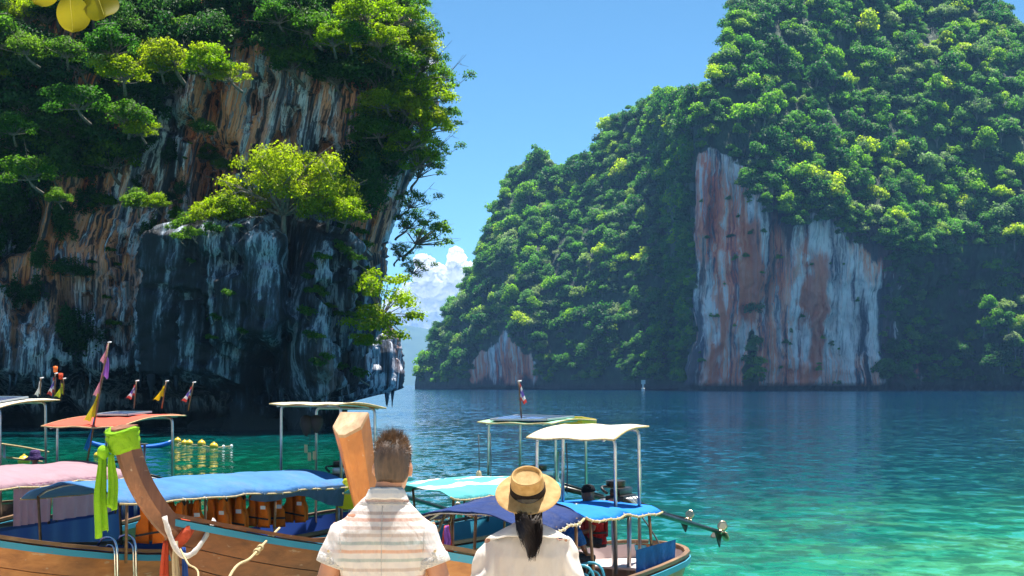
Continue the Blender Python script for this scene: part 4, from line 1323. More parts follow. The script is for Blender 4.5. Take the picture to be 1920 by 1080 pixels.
SS = [0.0, 0.01, 0.03, 0.06, 0.10, 0.15, 0.20, 0.26, 0.32, 0.38, 0.45, 0.52, 0.59, 0.66, 0.73, 0.80, 0.86, 0.91, 0.94, 0.96, 0.975, 0.987, 0.995, 1.0]
def build_hull(root, H, m_hull, m_in, m_rub, m_cap, n_str=5):
    cuts = [0.0, 0.22, 0.42, 0.60, 0.79, 1.0]
    for side in (-1, 1):
        for j in range(n_str):
            f0, f1 = cuts[j] + (0.0 if j == 0 else 0.006), cuts[j + 1] - 0.004
            mb = MB()
            rings = []
            prd = 0.010 + 0.007 * ((j * 7 + (side > 0) * 3) % 3)
            for s in SS:
                a, b_ = H.pt(s, side, f0, prd + 0.012), H.pt(s, side, f1, prd)
                mid_ = H.pt(s, side, (f0 + f1) / 2, prd + 0.008)
                c, d = H.pt(s, side, f1, -0.03), H.pt(s, side, f0, -0.03)
                rings.append([a, mid_, b_, c, d] if side > 0 else [d, c, b_, mid_, a])
            mb.rings(rings)
            mb.build('strake', m_hull, root, auto=35)
        # inner lining
        mb = MB()
        mb.sheet(lambda u, v, side=side: H.pt(min(1.0, 0.03 + u * 0.965), side, 0.25 + 0.74 * v, -0.045), 26, 5)
        mb.build('inner_side', m_in, root, True)
        # rubbing strake and cap rail
        pts = [H.pt(s, side, 1.0, 0.035) + Vector((0, 0, -0.05)) for s in SS]
        MB().strip(pts, 0.045, 0.085).build('gunwale', m_rub, root, auto=40)
        pts = [H.pt(s, side, 1.0, -0.005) + Vector((0, 0, 0.035)) for s in SS]
        MB().strip(pts, 0.075, 0.05).build('cap_rail', m_cap, root, auto=40)
    # floor boards
    for k in range(14):
        s0, s1 = 0.10 + k * 0.062, 0.10 + (k + 1) * 0.062 - 0.003
        zf = 0.16
        def fw(s):
            b, zg, zk = H.half(s), H.sheer(s), H.keel(s)
            f = max(0.0, (zf - zk) / (zg - zk)) ** (1 / 1.5)
            full = 0.5 + 0.35 * (1 - min(s / 0.35, 1.0))
            return max(0.05, b * f ** full - 0.05)
        w0, w1 = fw(s0), fw(s1)
        mb = MB()
        z0 = zf + 0.004 * (k % 2)
        mb.add([(s0 * H.L, -w0, z0), (s1 * H.L, -w1, z0), (s1 * H.L, w1, z0), (s0 * H.L, w0, z0), (s0 * H.L, -w0, z0 - .03), (s1 * H.L, -w1, z0 - .03), (s1 * H.L, w1, z0 - .03), (s0 * H.L, w0, z0 - .03)],
               [(0, 1, 2, 3), (7, 6, 5, 4), (0, 4, 5, 1), (1, 5, 6, 2), (2, 6, 7, 3), (3, 7, 4, 0)])
        mb.build('floor_board', M_deckwood, root)
    for s in (0.28, 0.42, 0.56, 0.70):
        b = H.half(s) - 0.07
        MB().rbox((s * H.L, 0, H.sheer(s) - 0.26), (0.28, 2 * b, 0.035), 0.01).build('thwart', M_deckwood, root)

def build_stem(root, path, width, depth, m, mtop=None, cut=0.0):
    """the tall prow post: a beam swept up the stem, wider towards its head"""
    P = crom(path, 6)
    n = len(P)
    mb = MB()
    rings = []
    for i, p in enumerate(P):
        t = (P[min(i + 1, n - 1)] - P[max(i - 1, 0)]).normalized()
        s = Vector((0, 1, 0))
        u = s.cross(t).normalized()                 # points aft/up
        k = i / (n - 1)
        w = np.interp(k, [0, 0.4, 1], width); d = np.interp(k, [0, 0.4, 1], depth)
        off = t * (cut if i == n - 1 else 0.0)
        f = 0.12 * w
        # forward edge is a blunt keel line, so two faces show from ahead
        rings.append([p - u * d * 0.5 - off + s * f, p - u * d * 0.12 + s * w / 2 - off * 0.3, p + u * d * 0.5 + s * w / 2 + off, p + u * d * 0.5 - s * w / 2 + off, p - u * d * 0.12 - s * w / 2 - off * 0.3, p - u * d * 0.5 - off - s * f])
    mb.rings(rings)
    o = mb.build('stem', m, root, auto=30)
    if mtop is not None:
        r = rings[-1]
        tt_ = (P[-1] - P[-2]).normalized()
        c = sum(r, Vector()) / 6
        mb = MB()
        lo = [c + (q - c) * 1.02 - tt_ * 0.01 for q in r]
        hi = [c + (q - c) * 0.98 + tt_ * 0.02 for q in r]
        mb.rings([lo, hi])
        mb.build('stem_head', mtop, o, auto=30)
    return o

def build_canopy(root, x0, x1, w, z0, z1, crown, m, name='canopy', posts=4, base_z=0.75, sag=0.03, over=0.1, seed=1, rope=True, post_m=None, tilt=0.0):
    """arched cloth on hoops with an edge rope and posts"""
    def P(u, v):
        x = x0 + (x1 - x0) * u
        y = (v * 2 - 1) * w
        q = abs(v * 2 - 1)
        z = z0 + (z1 - z0) * u + crown * (1 - q ** 2.2) - sag * (abs(math.sin(u * posts * math.pi)) ** 0.8) * (0.4 + q) - 0.05 * max(0, q - 0.86) / 0.14
        z += 0.006 * math.sin(u * 23 + v * 11 + seed) + tilt * (v * 2 - 1)
        z += 0.030 * float(fbm(x * 1.6, y * 2.2, seed, 3, seed)) + 0.014 * float(ridged(x * 3.1 + y * 1.2, y * 0.8, seed, 2, seed + 5))
        return Vector((x + (0.05 * math.sin(v * 9 + seed)) * (u in (0.0, 1.0)), y, z))
    o = MB().sheet(P, 56, 24, 0.012).build(name, m, root, True)
    if rope:
        for v in (0.0, 1.0):
            MB().tube([P(i / 24, v) + Vector((0, (v * 2 - 1) * 0.012, -0.012)) for i in range(25)], 0.016, 6).build('edge_rope', M_rope, o, True)
            for i in range(1, 12):
                p = P(i / 12, v)
                MB().tube([p + Vector((-.03, 0, .012)), p + Vector((0, (v * 2 - 1) * .03, -.01)), p + Vector((.03, 0, -.035))], 0.008, 4).build('lashing', M_patch, o)
    for i in range(posts):
        u = (i + 0.15) / (posts - 0.7) if posts > 1 else 0.5
        u = min(max(u, 0.03), 0.97)
        for side in (-1, 1):
            p = P(u, 0.5 + side * 0.47)
            MB().tube([(p.x + 0.02, side * min(w, 0.88), base_z), (p.x, p.y, p.z - 0.01)], 0.022, 7).build('post', post_m or M_rail, root, True)
        MB().tube([P(u, 0.03 + 0.94 * k / 10) + Vector((0, 0, -0.025)) for k in range(11)], 0.016, 6).build('hoop', M_steel, root, True)
    return o, P

def build_stern_roof(root, x0, x1, w, z_aft, z_fore, m, under=None, solar=None, base_z=0.7, curl=0.06, frame=M_steel, m_board=None, slope=0.0):
    """flat awning over the helm on two bent-pipe frames"""
    def P(u, v):
        x = x0 + (x1 - x0) * u
        z = z_fore + (z_aft - z_fore) * u + curl * math.sin(u * math.pi) + slope * (v * 2 - 1) + 0.01 * math.sin(v * 14 + u * 5)
        return Vector((x, (v * 2 - 1) * w, z))
    o = MB().sheet(P, 14, 12, 0.02).build('stern_roof', m, root, True)
    if under is not None:
        MB().sheet(lambda u, v: P(0.03 + 0.94 * u, 0.03 + 0.94 * v) + Vector((0, 0, -0.026)), 10, 8, 0.006).build('lining', under, o, True)
    for v in (0.0, 1.0):
        MB().tube([P(i / 14, v) + Vector((0, 0, -0.01)) for i in range(15)], 0.014, 6).build('edge_rope', M_rope, o, True)
    for u in (0.0, 1.0):
        MB().tube([P(u, i / 14) + Vector((0, 0, -0.01)) for i in range(15)], 0.014, 6).build('edge_rope', M_rope, o, True)
    for u in (0.16, 0.84):
        a, b_ = P(u, 0.08), P(u, 0.92)
        r = 0.13
        pts = [(a.x, -w * 0.92, base_z)] + bez((a.x, -w * 0.9, a.z - 0.06 - r), (a.x, -w * 0.9, a.z - 0.07), (a.x, -w * 0.9 + 0.02, a.z - 0.05), (a.x, -w * 0.9 + r, a.z - 0.05), 5)
        pts += bez((a.x, w * 0.9 - r, b_.z - 0.05), (a.x, w * 0.9 - 0.02, b_.z - 0.05), (a.x, w * 0.9, b_.z - 0.07), (a.x, w * 0.9, b_.z - 0.06 - r), 5) + [(a.x, w * 0.92, base_z)]
        MB().tube(pts, 0.026, 8).build('pipe_frame', frame, root, True)
    for v in (0.12, 0.88):
        MB().tube([P(i / 8, v) + Vector((0, 0, -0.035)) for i in range(9)], 0.02, 6).build('roof_rail', frame, root, True)
    if solar:
        u0, u1, v0, v1 = solar
        def Q(u, v): return P(u0 + (u1 - u0) * u, v0 + (v1 - v0) * v) + Vector((0, 0, 0.045))
        s_ = MB().sheet(Q, 4, 4, 0.02).build('solar_panel', M_solar, root)
        for a, b_ in (((0, 0), (1, 0)), ((1, 0), (1, 1)), ((1, 1), (0, 1)), ((0, 1), (0, 0))):
            MB().strip([Q(*a), Q(*b_)], 0.035, 0.03).build('panel_frame', M_alu, s_)
    return o, P

def build_engine(root, x, z, tail, cover=None, seed=0):
    """car engine on a pivot with its long propeller shaft raised clear of the water; tail = end of shaft"""
    rs_ = random.Random(seed)
    e = MB().rbox((x, 0, z), (0.52, 0.30, 0.34), 0.03).build('engine', M_iron, root, auto=40)
    MB().rbox((x, 0, z + 0.22), (0.50, 0.17, 0.11), 0.03).build('rocker_cover', cover or M_alu, e, auto=40)
    MB().lathe([(0.05, 0), (0.14, 0.01), (0.15, 0.05), (0.15, 0.10), (0.05, 0.12)], 18, (x + 0.03, 0.10, z + 0.27)).build('air_filter', M_iron, e, auto=40)
    MB().lathe([(0.03, 0), (0.11, 0.0), (0.12, 0.03), (0.11, 0.06), (0.03, 0.06)], 18, (x - 0.33, 0, z + 0.02), 'X').build('pulley', M_chrome, e, auto=40)
    MB().lathe([(0.02, 0), (0.07, 0.0), (0.07, 0.14), (0.03, 0.16)], 14, (x - 0.26, 0.20, z + 0.05), 'X').build('alternator', M_alu, e, auto=40)
    MB().lathe([(0.02, 0), (0.055, 0.01), (0.055, 0.22), (0.02, 0.24)], 14, (x - 0.12, -0.21, z - 0.06), 'X').build('oil_filter', M_white_paint, e, auto=40)
    for k in range(4):
        MB().tube(bez((x - 0.18 + k * 0.12, -0.13, z + 0.12), (x - 0.18 + k * 0.12, -0.24, z + 0.14), (x - 0.10 + k * 0.08, -0.26, z + 0.02), (x + 0.05, -0.25, z - 0.04), 6), 0.022, 7).build('exhaust_runner', M_steel, e, True)
    MB().tube([(x + 0.05, -0.25, z - 0.04), (x + 0.12, -0.25, z + 0.2), (x + 0.12, -0.25, z + 0.62)], 0.024, 8).build('exhaust_pipe', M_steel, e, True)
    MB().tube(bez((x - 0.28, 0.1, z + 0.2), (x - 0.4, 0.2, z + 0.3), (x - 0.2, 0.25, z + 0.32), (x + 0.1, 0.14, z + 0.26), 8), 0.02, 7).build('coolant_hose', M_glassblk, e, True)
    MB().rbox((x + 0.36, 0, z - 0.02), (0.24, 0.22, 0.26), 0.04).build('gearbox', M_alu, e, auto=40)
    MB().tube([(x - 0.2, 0.05, z - 0.1), (x - 0.75, 0.12, z + 0.02), (x - 1.15, 0.15, z + 0.05)], 0.018, 7).build('tiller', M_steel, e, True)
    for y in (-0.13, 0.13):
        MB().tube([(x, y, z - 0.15), (x + 0.02, y * 0.9, 0.35)], 0.035, 8).build('engine_mount', M_steel, e, True)
    a, b_ = Vector((x + 0.45, 0, z - 0.04)), Vector(tail)
    d = (b_ - a).normalized()
    MB().tube([a, a.lerp(b_, 0.3), b_], [0.055, 0.045, 0.036], 9).build('shaft', M_iron, e, True)
    MB().tube([a + Vector((0, 0, 0.09)), a.lerp(b_, 0.35) + Vector((0, 0, 0.05))], 0.022, 7).build('shaft_brace', M_iron, e, True)
    # skeg and propeller
    sk = a.lerp(b_, 0.93)
    MB().add([sk + Vector((0, .012, 0)), sk + d * 0.28 + Vector((0, .012, -0.02)), sk + d * 0.2 + Vector((0, .012, -0.26)), sk + Vector((0, -.012, 0)), sk + d * 0.28 + Vector((0, -.012, -0.02)), sk + d * 0.2 + Vector((0, -.012, -0.26))],
             [(0, 1, 2), (5, 4, 3), (0, 3, 4, 1), (1, 4, 5, 2), (2, 5, 3, 0)]).build('skeg', M_iron, e)
    hub = b_ + d * 0.05
    pr = MB().tube([b_ - d * 0.02, b_ + d * 0.12], [0.045, 0.02], 10).build('propeller', M_bronze, e, True)
    u = d.orthogonal().normalized(); v = d.cross(u)
    bl = MB()
    for k in range(3):
        an = 2.1 * k + 0.9
        r = u * math.cos(an) + v * math.sin(an); t = d.cross(r)
        def BP(i, j):
            rr = 0.03 + 0.17 * i
            wd = 0.075 * math.sin(math.pi * (0.18 + 0.72 * i)) * (2 * j - 1)
            return hub + r * rr + t * wd + d * wd * 0.7
        bl.sheet(BP, 5, 4, 0.008)
    pr.data.materials.clear()
    o = bl.build('propeller_blades', M_bronze, e, True)
    pr.data.materials.append(M_bronze)
    return e

def boat(label, loc, direction, H, hull_m, in_m, rub_m, cap_m):
    ang = math.atan2(direction[1], direction[0])
    r = empty('longtail_boat', (loc[0], loc[1], 0), ang, label, 'boat', 'long-tail boats moored at the beach')
    build_hull(r, H, hull_m, in_m, rub_m, cap_m)
    return r
def to_world(r, p):
    c, s = math.cos(r.rotation_euler.z), math.sin(r.rotation_euler.z)
    return Vector((r.location.x + p[0] * c - p[1] * s, r.location.y + p[0] * s + p[1] * c, r.location.z + p[2]))
def to_local(r, p):
    c, s = math.cos(r.rotation_euler.z), math.sin(r.rotation_euler.z)
    dx, dy = p[0] - r.location.x, p[1] - r.location.y
    return Vector((dx * c + dy * s, -dx * s + dy * c, p[2] - r.location.z))

# --- the boat with the blue tarpaulin canopy and the ladder (brown hull)
HA = Hull(9.4, 0.92, 0.80, 0.80)
bA = boat('brown long-tail boat with sky-blue tarpaulin canopy and a chrome ladder', (-7.5, 18.2), (0.53, 0.848), HA, M_hull_brown, M_navy_paint, M_blue_paint, M_rail)
build_stem(bA, [(0.35, 0, 0.0), (0.0, 0, 0.8), (-0.45, 0, 1.6), (-1.05, 0, 2.3), (-1.5, 0, 2.75)], [0.16, 0.24, 0.34], [0.34, 0.32, 0.34], M_stem_dark)
build_canopy(bA, 2.3, 7.4, 0.98, 1.70, 1.64, 0.20, M_tarp_blue, posts=4, base_z=0.8, sag=0.012)
MB().sheet(lambda u, v: (5.0 + 2.3 * u, -1.0 + 0.02 * math.sin(u * 40) + 0.05 * v, 1.62 - (0.10 + 0.24 * u ** 2 + 0.05 * math.sin(u * 9)) * v), 30, 4).build('side_sheet', M_plastic, bA, True)
build_stern_roof(bA, 7.35, 8.75, 0.74, 2.90, 2.96, M_tarp_cream, under=M_orange_lining, curl=0.05, base_z=0.8)
build_engine(bA, 8.5, 1.55, (12.6, 0.4, 0.7), seed=1)

# --- the pink-canopied boat with curtains and red stern awning, further in
HG = Hull(9.6, 0.95, 0.7, 0.80)
bG = boat('long-tail boat with faded pink canopy, pink curtains and red stern awning', (-9.9, 18.4), (0.30, 0.954), HG, M_hull_brown, M_navy_paint, M_blue_paint, M_rail)
build_stem(bG, [(0.35, 0, 0.0), (0.0, 0, 0.8), (-0.4, 0, 1.5), (-0.9, 0, 2.2), (-1.3, 0, 2.7)], [0.16, 0.24, 0.34], [0.34, 0.32, 0.34], M_stem_dark)
cnG, PG = build_canopy(bG, 1.0, 7.3, 1.05, 1.80, 1.74, 0.20, M_tarp_pink, posts=4, base_z=0.8, sag=0.03, seed=4)
def curtain(parent, x0, x1, y, z0, z1, gather, m=None):
    def P(u, v):
        g = 1 - gather * math.sin(min(1, v * 1.1) * math.pi / 2)
        x = x0 + (x1 - x0) * u * g
        return Vector((x, y + 0.03 * math.sin(u * 34) * (0.4 + 0.6 * v), z0 + (z1 - z0) * v))
    return MB().sheet(P, 40, 8).build('curtain', m or M_curtain, parent, True)
for x0, x1, g in ((1.2, 2.1, 0.1), (2.05, 3.0, 0.55), (3.2, 3.9, 0.45), (4.1, 5.1, 0.05), (5.1, 6.9, 0.05)):
    curtain(bG, x0, x1, -1.0, 1.74, 1.10, g)
MB().sheet(lambda u, v: (2.0 + 5.0 * u, -1.02 + 0.015 * math.sin(u * 60), 1.06 - 0.50 * v), 40, 3).build('side_sheet', M_navy_paint, bG, True)
build_stern_roof(bG, 7.3, 9.6, 0.80, 2.72, 2.55, M_tarp_red, curl=0.07, base_z=0.8, solar=(0.45, 0.8, 0.3, 0.75))
build_engine(bG, 8.9, 1.55, (13.4, -0.5, 0.7), seed=2)

# --- the outermost boat: white awning with solar panel, green engine
HE = Hull(9.6, 0.95, 0.7, 0.80)
bE = boat('long-tail boat with white stern awning, solar panel and green engine', (-11.95, 18.6), (0.26, 0.966), HE, M_hull_brown, M_deckwood, M_blue_paint, M_rail)
build_stem(bE, [(0.35, 0, 0.0), (0.0, 0, 0.8), (-0.4, 0, 1.5), (-0.9, 0, 2.2), (-1.3, 0, 2.7)], [0.16, 0.24, 0.34], [0.34, 0.32, 0.34], M_stem_dark)
build_canopy(bE, 1.2, 5.6, 0.98, 1.72, 1.66, 0.22, M_tarp_pink, posts=3, base_z=0.8, seed=7)
roofE, PE = build_stern_roof(bE, 7.2, 9.3, 0.86, 3.02, 2.86, M_tarp_white, under=M_yellow_board, curl=0.05, base_z=0.8, solar=(0.2, 0.75, 0.2, 0.7))
build_engine(bE, 8.3, 1.55, (12.6, 0.4, 0.8), cover=M_engine_green, seed=3)
MB().lathe([(0.03, -0.30), (0.17, -0.28), (0.19, 0.0), (0.17, 0.28), (0.03, 0.30)], 18, (8.0, -0.28, 1.78), 'X').build('fuel_drum', M_engine_green, bE, auto=40)

# --- the boat whose dark stem wears a lime scarf
HB = Hull(9.6, 0.92, 0.82, 0.82)
bB = boat('dark-hulled long-tail boat, tall stem tied with a lime-green scarf', (-4.15, 18.5), (0.53, 0.848), HB, M_hull_dark, M_blue_paint, M_blue_paint, M_hull_dark)
STEM_B = [(0.60, 0, -0.1), (0.28, 0, 0.6), (-0.08, 0, 1.20), (-0.58, 0, 1.62), (-0.94, 0, 2.05), (-1.14, 0, 2.45), (-1.22, 0, 2.78)]
build_stem(bB, STEM_B, [0.14, 0.22, 0.30], [0.34, 0.27, 0.27], M_stem_dark)
build_canopy(bB, 4.4, 7.9, 1.0, 1.62, 1.56, 0.14, M_tarp_turq, posts=3, base_z=0.8, sag=0.03, seed=2)
roofB, PBr = build_stern_roof(bB, 7.9, 9.5, 0.78, 2.66, 2.62, M_green_canvas, curl=0.04, base_z=0.82, solar=(0.05, 0.65, 0.1, 0.85))
MB().rbox((9.4, -0.45, 2.62), (0.55, 0.5, 0.14), 0.02, Matrix.Rotation(0.1, 3, 'Y')).build('roof_box', M_yellow_board, bB, auto=40)
build_engine(bB, 8.9, 1.45, (12.3, -1.3, 0.62), seed=4)

# --- the orange-prowed boat nearest the beach
HC = Hull(7.9, 1.0, 1.05, 0.70, 0.12, 1.0, 0.10, 0.86)
bC = boat('orange-tan long-tail boat with flat-cut orange prow and blue canopies', (-1.50, 15.1), (0.462, 0.887), HC, M_hull_tan, M_deck, M_blue_paint, M_rail)
build_stem(bC, [(0.5, 0, -0.1), (0.22, 0, 0.8), (0.04, 0, 1.5), (-0.18, 0, 2.2), (-0.42, 0, 2.88)], [0.10, 0.13, 0.35], [0.18, 0.17, 0.30], M_stem_orange, M_deckpale, 0.07)
build_canopy(bC, 2.0, 3.35, 0.94, 1.60, 1.68, 0.20, M_tarp_navy, posts=3, base_z=0.72, sag=0.02, seed=3)
build_canopy(bC, 3.5, 6.1, 0.88, 1.68, 1.54, 0.08, M_tarp_bright, posts=2, base_z=0.72, sag=0.03, seed=8)
roofC, PC = build_stern_roof(bC, 4.95, 6.2, 0.66, 2.72, 2.56, M_tarp_white, curl=0.05, base_z=0.72)
build_engine(bC, 6.75, 1.50, (10.3, -0.30, 0.80), cover=M_iron, seed=5)
MB().sheet(lambda u, v: (5.15 + 1.5 * u, -0.90 + 0.02 * math.sin(u * 26) * (1 - v), 0.70 + 0.36 * v), 30, 5).build('side_sheet', M_tarp_side, bC, True)
MB().rbox((3.3, 0.2, 0.62), (0.5, 1.2, 0.32), 0.04).build('seat_box', M_red_seat, bC, auto=40)
MB().sheet(lambda u, v: (1.6 + 3.2 * u, -0.89 + 0.015 * math.sin(u * 22), 0.42 + 0.28 * v), 16, 3).build('green_lining', M_green_paint, bC, True)
# aft deck with its round well
def aft(u, v):
    s = 0.84 + 0.145 * u
    b = HC.half(s) - 0.10
    return Vector((s * HC.L, (v * 2 - 1) * b, 0.60))
MB().sheet(aft, 14, 10, 0.03).build('aft_deck', M_deck, bC)
MB().lathe([(0.17, 0.0), (0.27, 0.0), (0.29, 0.04), (0.27, 0.07), (0.17, 0.07)], 22, (7.05, -0.42, 0.60)).build('deck_well', M_hull_tan, bC, auto=40)
MB().lathe([(0.002, 0.0), (0.17, 0.0), (0.17, 0.02), (0.002, 0.02)], 20, (7.05, -0.42, 0.604)).build('well_shade_disc', M_black, bC, auto=40)  # flat black disc painted in for the shade inside the well
# ------------------------------------------------------------------ things on and around the boats
# chrome ladder over the side of the brown boat
pl = to_local(bA, W(205, 1000, 19.6))
def ladder(root_boat, s, label, n_rung=3, w=0.34, m=M_chrome, drop=1.0, group=None):
    g = root_boat
    H = HA if g is bA else HC
    p = H.pt(s, -1, 1.0, 0.06)
    o = empty('boarding_ladder', to_world(g, p), g.rotation_euler.z, label, 'ladder', group)
    for dx in (-w / 2, w / 2):
        pts = [(dx, 0.30, 0.12)] + bez((dx, 0.22, 0.22), (dx, 0.0, 0.30), (dx, -0.08, 0.22), (dx, -0.09, 0.0), 6) + [(dx, -0.10, -drop)]
        MB().tube(pts, 0.018, 8).build('side_rail', m, o, True)
        pts = [(dx, 0.16, 0.08)] + bez((dx, 0.10, 0.14), (dx, -0.0, 0.16), (dx, -0.03, 0.10), (dx, -0.035, 0.0), 5) + [(dx, -0.045, -drop * 0.55)]
        MB().tube(pts, 0.013, 7).build('hook_rail', m, o, True)
    for k in range(n_rung):
        z = -0.36 - k * 0.30
        MB().tube([(-w / 2, -0.10, z), (w / 2, -0.10, z)], 0.022, 8).build('rung', m, o, True)
    return o
sA = next(s for s in np.linspace(0.05, 0.6, 200) if (lambda q: 960 + q.x / q.y * FPX)(to_world(bA, HA.pt(s, -1, 1, 0))) > 222)
ladder(bA, sA, 'chrome boarding ladder hooked over the brown hull behind the scarfed stem')
sC = next(s for s in np.linspace(0.05, 0.95, 300) if (lambda q: 960 + q.x / q.y * FPX)(to_world(bC, HC.pt(s, -1, 1, 0))) > 1105)
ladder(bC, sC, 'turquoise boarding ladder on the orange-tan hull beside the woman', 2, 0.30, M_blue_paint, 0.8)

# scarves on the stems
def hang_cloth(parent, top, w, l, m, name='tail', seed=0, taper=0.75, lean=(0, 0)):
    def P(u, v):
        k = 1 - (1 - taper) * (1 - v) if v < 1 else 1
        ww = w * (0.55 + 0.45 * min(1, v * 2.2))
        x = (u - 0.5) * ww + lean[0] * v + 0.012 * math.sin(v * 7 + seed)
        y = 0.022 * math.sin(u * 13 + seed) * (0.5 + v) + lean[1] * v
        return Vector(top) + Vector((x, y, -l * v * (1 + 0.05 * math.sin(u * 5 + seed))))
    return MB().sheet(P, 12, 14, 0.004).build(name, m, parent, True)
def wrap(parent, c, axis, r, h, m, name='wrap', flat=(1, 1)):
    """band of cloth wound round a post at c"""
    axis = Vector(axis).normalized()
    u = axis.orthogonal().normalized(); v = axis.cross(u)
    rings = []
    for i in range(6):
        k = i / 5
        ring = []
        for j in range(20):
            a = 2 * math.pi * j / 20
            rr = r * (1 + 0.06 * math.sin(j * 3 + i * 2) + 0.05 * math.sin(i * 3.1 + j) - 0.10 * (k in (0.0, 1.0)))
            ring.append(Vector(c) + axis * (h * (k - 0.5) + 0.02 * math.sin(a * 2)) + u * rr * math.cos(a) * flat[0] + v * rr * math.sin(a) * flat[1])
        rings.append(ring)
    return MB().rings(rings).build(name, m, parent, True)
def stemB(z):
    P = crom(STEM_B, 12)
    i = min(range(len(P)), key=lambda k: abs(P[k].z - z))
    return P[i], (P[min(i + 1, len(P) - 1)] - P[i - 1]).normalized()
dirB = bB.rotation_euler.z
# lime scarf at the head: wound over the top, knotted in front, two tails down
p, t = stemB(2.66)
e = empty('prow_scarf', to_world(bB, p), dirB, 'lime-green scarf knotted round the head of the dark stem', 'scarf')
wrap(e, t * -0.05, t, 0.215, 0.28, M_scarf_green, 'wrap', (0.86, 0.92))
wrap(e, t * 0.06, t, 0.222, 0.05, M_scarf_green, 'fold', (0.86, 0.92))
MB().ball((-0.22, 0.10, -0.20), (0.075, 0.075, 0.09)).build('knot', M_scarf_green, e, True)
hang_cloth(e, (-0.24, 0.10, -0.22), 0.20, 0.98, M_scarf_green, 'tail', 1).rotation_euler = (0, 0, 0)
hang_cloth(e, (-0.20, -0.02, -0.22), 0.16, 0.66, M_scarf_green, 'tail', 4)
# red, cream and blue ribbons at the foot of the stem, white one looped to the gunwale
p, t = stemB(1.36)
e = empty('prow_ribbons', to_world(bB, p), dirB, 'coral, cream and blue ribbons tied round the foot of the dark stem', 'scarf')
wrap(e, (0, 0, 0.05), t, 0.215, 0.15, M_scarf_red, 'wrap', (0.9, 0.9))
hang_cloth(e, (-0.22, 0.02, -0.04), 0.17, 1.05, M_scarf_red, 'red_tail', 2)
hang_cloth(e, (-0.20, -0.14, -0.04), 0.13, 0.80, M_scarf_cream, 'cream_tail', 3)
hang_cloth(e, (-0.12, -0.20, -0.12), 0.10, 0.95, M_scarf_blue, 'blue_tail', 5)
q0 = W(308, 968, 17.9); q1 = W(402, 975, 18.6)
mid_ = (q0 + q1) / 2 + Vector((-0.03, -0.12, -0.62))
mid_ = W(352, 1078, 17.9)
tag(MB().tube(bez(q0, q0.lerp(mid_, 0.9) + Vector((-.10, 0, 0)), q1.lerp(mid_, 0.9), q1, 22), [0.032 + 0.012 * random.Random(i).random() for i in range(23)], 10, True, 0.4).build('white_sash', M_scarf_white, None, True), 'white sash looped from the dark stem to its gunwale', 'scarf')
# orange prow's own red and violet sash, seen beside the man
e = empty('hull_scarf', W(838, 1010, 16.9), bC.rotation_euler.z, 'coral and violet sash hanging over the orange-tan hull beside the man', 'scarf')
for dx, w_, l_, m_ in ((0.0, 0.22, 0.42, M_scarf_red), (-0.05, 0.14, 0.24, M_scarf_purple)):
    o = hang_cloth(e, (dx, -0.03 if m_ is M_scarf_purple else 0, 0.16), w_, l_, m_, 'tail', 3)

# lettering on the orange-tan hull
def text_mesh(s, size, name, m, parent, loc, rot, ext=0.004):
    cu = bpy.data.curves.new(name, 'FONT')
    cu.body, cu.size, cu.extrude = s, size, ext
    cu.shear = 0.2
    tmp = bpy.data.objects.new(name, cu)
    COL.objects.link(tmp)
    bpy.context.view_layer.update()
    me = bpy.data.meshes.new_from_object(tmp.evaluated_get(bpy.context.evaluated_depsgraph_get()))
    bpy.data.objects.remove(tmp)
    me.materials.clear()
    o = obj(name, me, m, parent)
    o.location, o.rotation_euler = loc, rot
    return o
M_letter = mat('cream_letter_paint', color=(0.72, 0.62, 0.48), rough=0.6)
sT = next(s for s in np.linspace(0.02, 0.95, 300) if (lambda q: 960 + q.x / q.y * FPX)(to_world(bC, HC.pt(s, -1, 0.8, 0.05))) > 792)
a0, a1 = HC.pt(sT, -1, 0.80, 0.045), HC.pt(sT + 0.08, -1, 0.80, 0.045)
text_mesh('OUP', 0.17, 'hull_lettering', M_letter, bC, a0 + Vector((0, -0.01, 0)), (math.radians(72), 0, math.atan2(a1.y - a0.y, a1.x - a0.x)))

# mooring ropes
def rope(pts, r, label, m=M_rope, knots=()):
    P = crom(pts, 8)
    e = MB().tube(P, r, 7).build('mooring_rope', m, None, True)
    tag(e, label, 'rope')
    for k in knots:
        c = P[int(k * (len(P) - 1))]; d = (P[1] - P[0]).normalized()
        mb = MB()
        for i in range(4):
            u = d.orthogonal().normalized(); v = d.cross(u)
            ring = [c + d * (i - 1.5) * r * 1.5 + (u * math.cos(a) + v * math.sin(a)) * r * 1.7 for a in np.linspace(0, 2 * math.pi, 13)]
            mb.tube(ring, r * 0.8, 6)
        mb.build('knot', m, e, True)
    return e
g0 = W(524, 990, 20.0)
rope([g0, W(498, 1016, 18.9), W(470, 1046, 17.5), W(430, 1082, 15.9), (-2.9, 13.0, beach_z(0, 13.0) + 0.05)], 0.017, 'thick knotted rope running from the dark hull down to the beach', knots=(0.16, 0.36, 0.42))
rope([W(338, 1030, 17.9), W(352, 1056, 17.3), W(370, 1090, 16.4), (-3.4, 13.4, beach_z(0, 13.4) + 0.04)], 0.012, 'thin tan rope from the foot of the scarfed stem to the beach')
rope([W(-30, 828, 27.5), W(40, 838, 27.8), W(92, 848, 28.0)], 0.02, 'upper pale rope strung across the outermost boat')
rope([W(-30, 852, 27.0), W(30, 860, 27.4), W(80, 866, 27.6)], 0.018, 'middle pale rope strung across the outermost boat')
rope([W(-30, 866, 26.6), W(25, 872, 27.0), W(60, 876, 27.2)], 0.016, 'lowest pale rope strung across the outermost boat')
rope([W(822, 995, 17.2), W(830, 975, 17.4), W(838, 958, 17.6), W(846, 966, 17.6), W(840, 992, 17.3)], 0.018, 'rope looped over the landward post of the navy canopy')
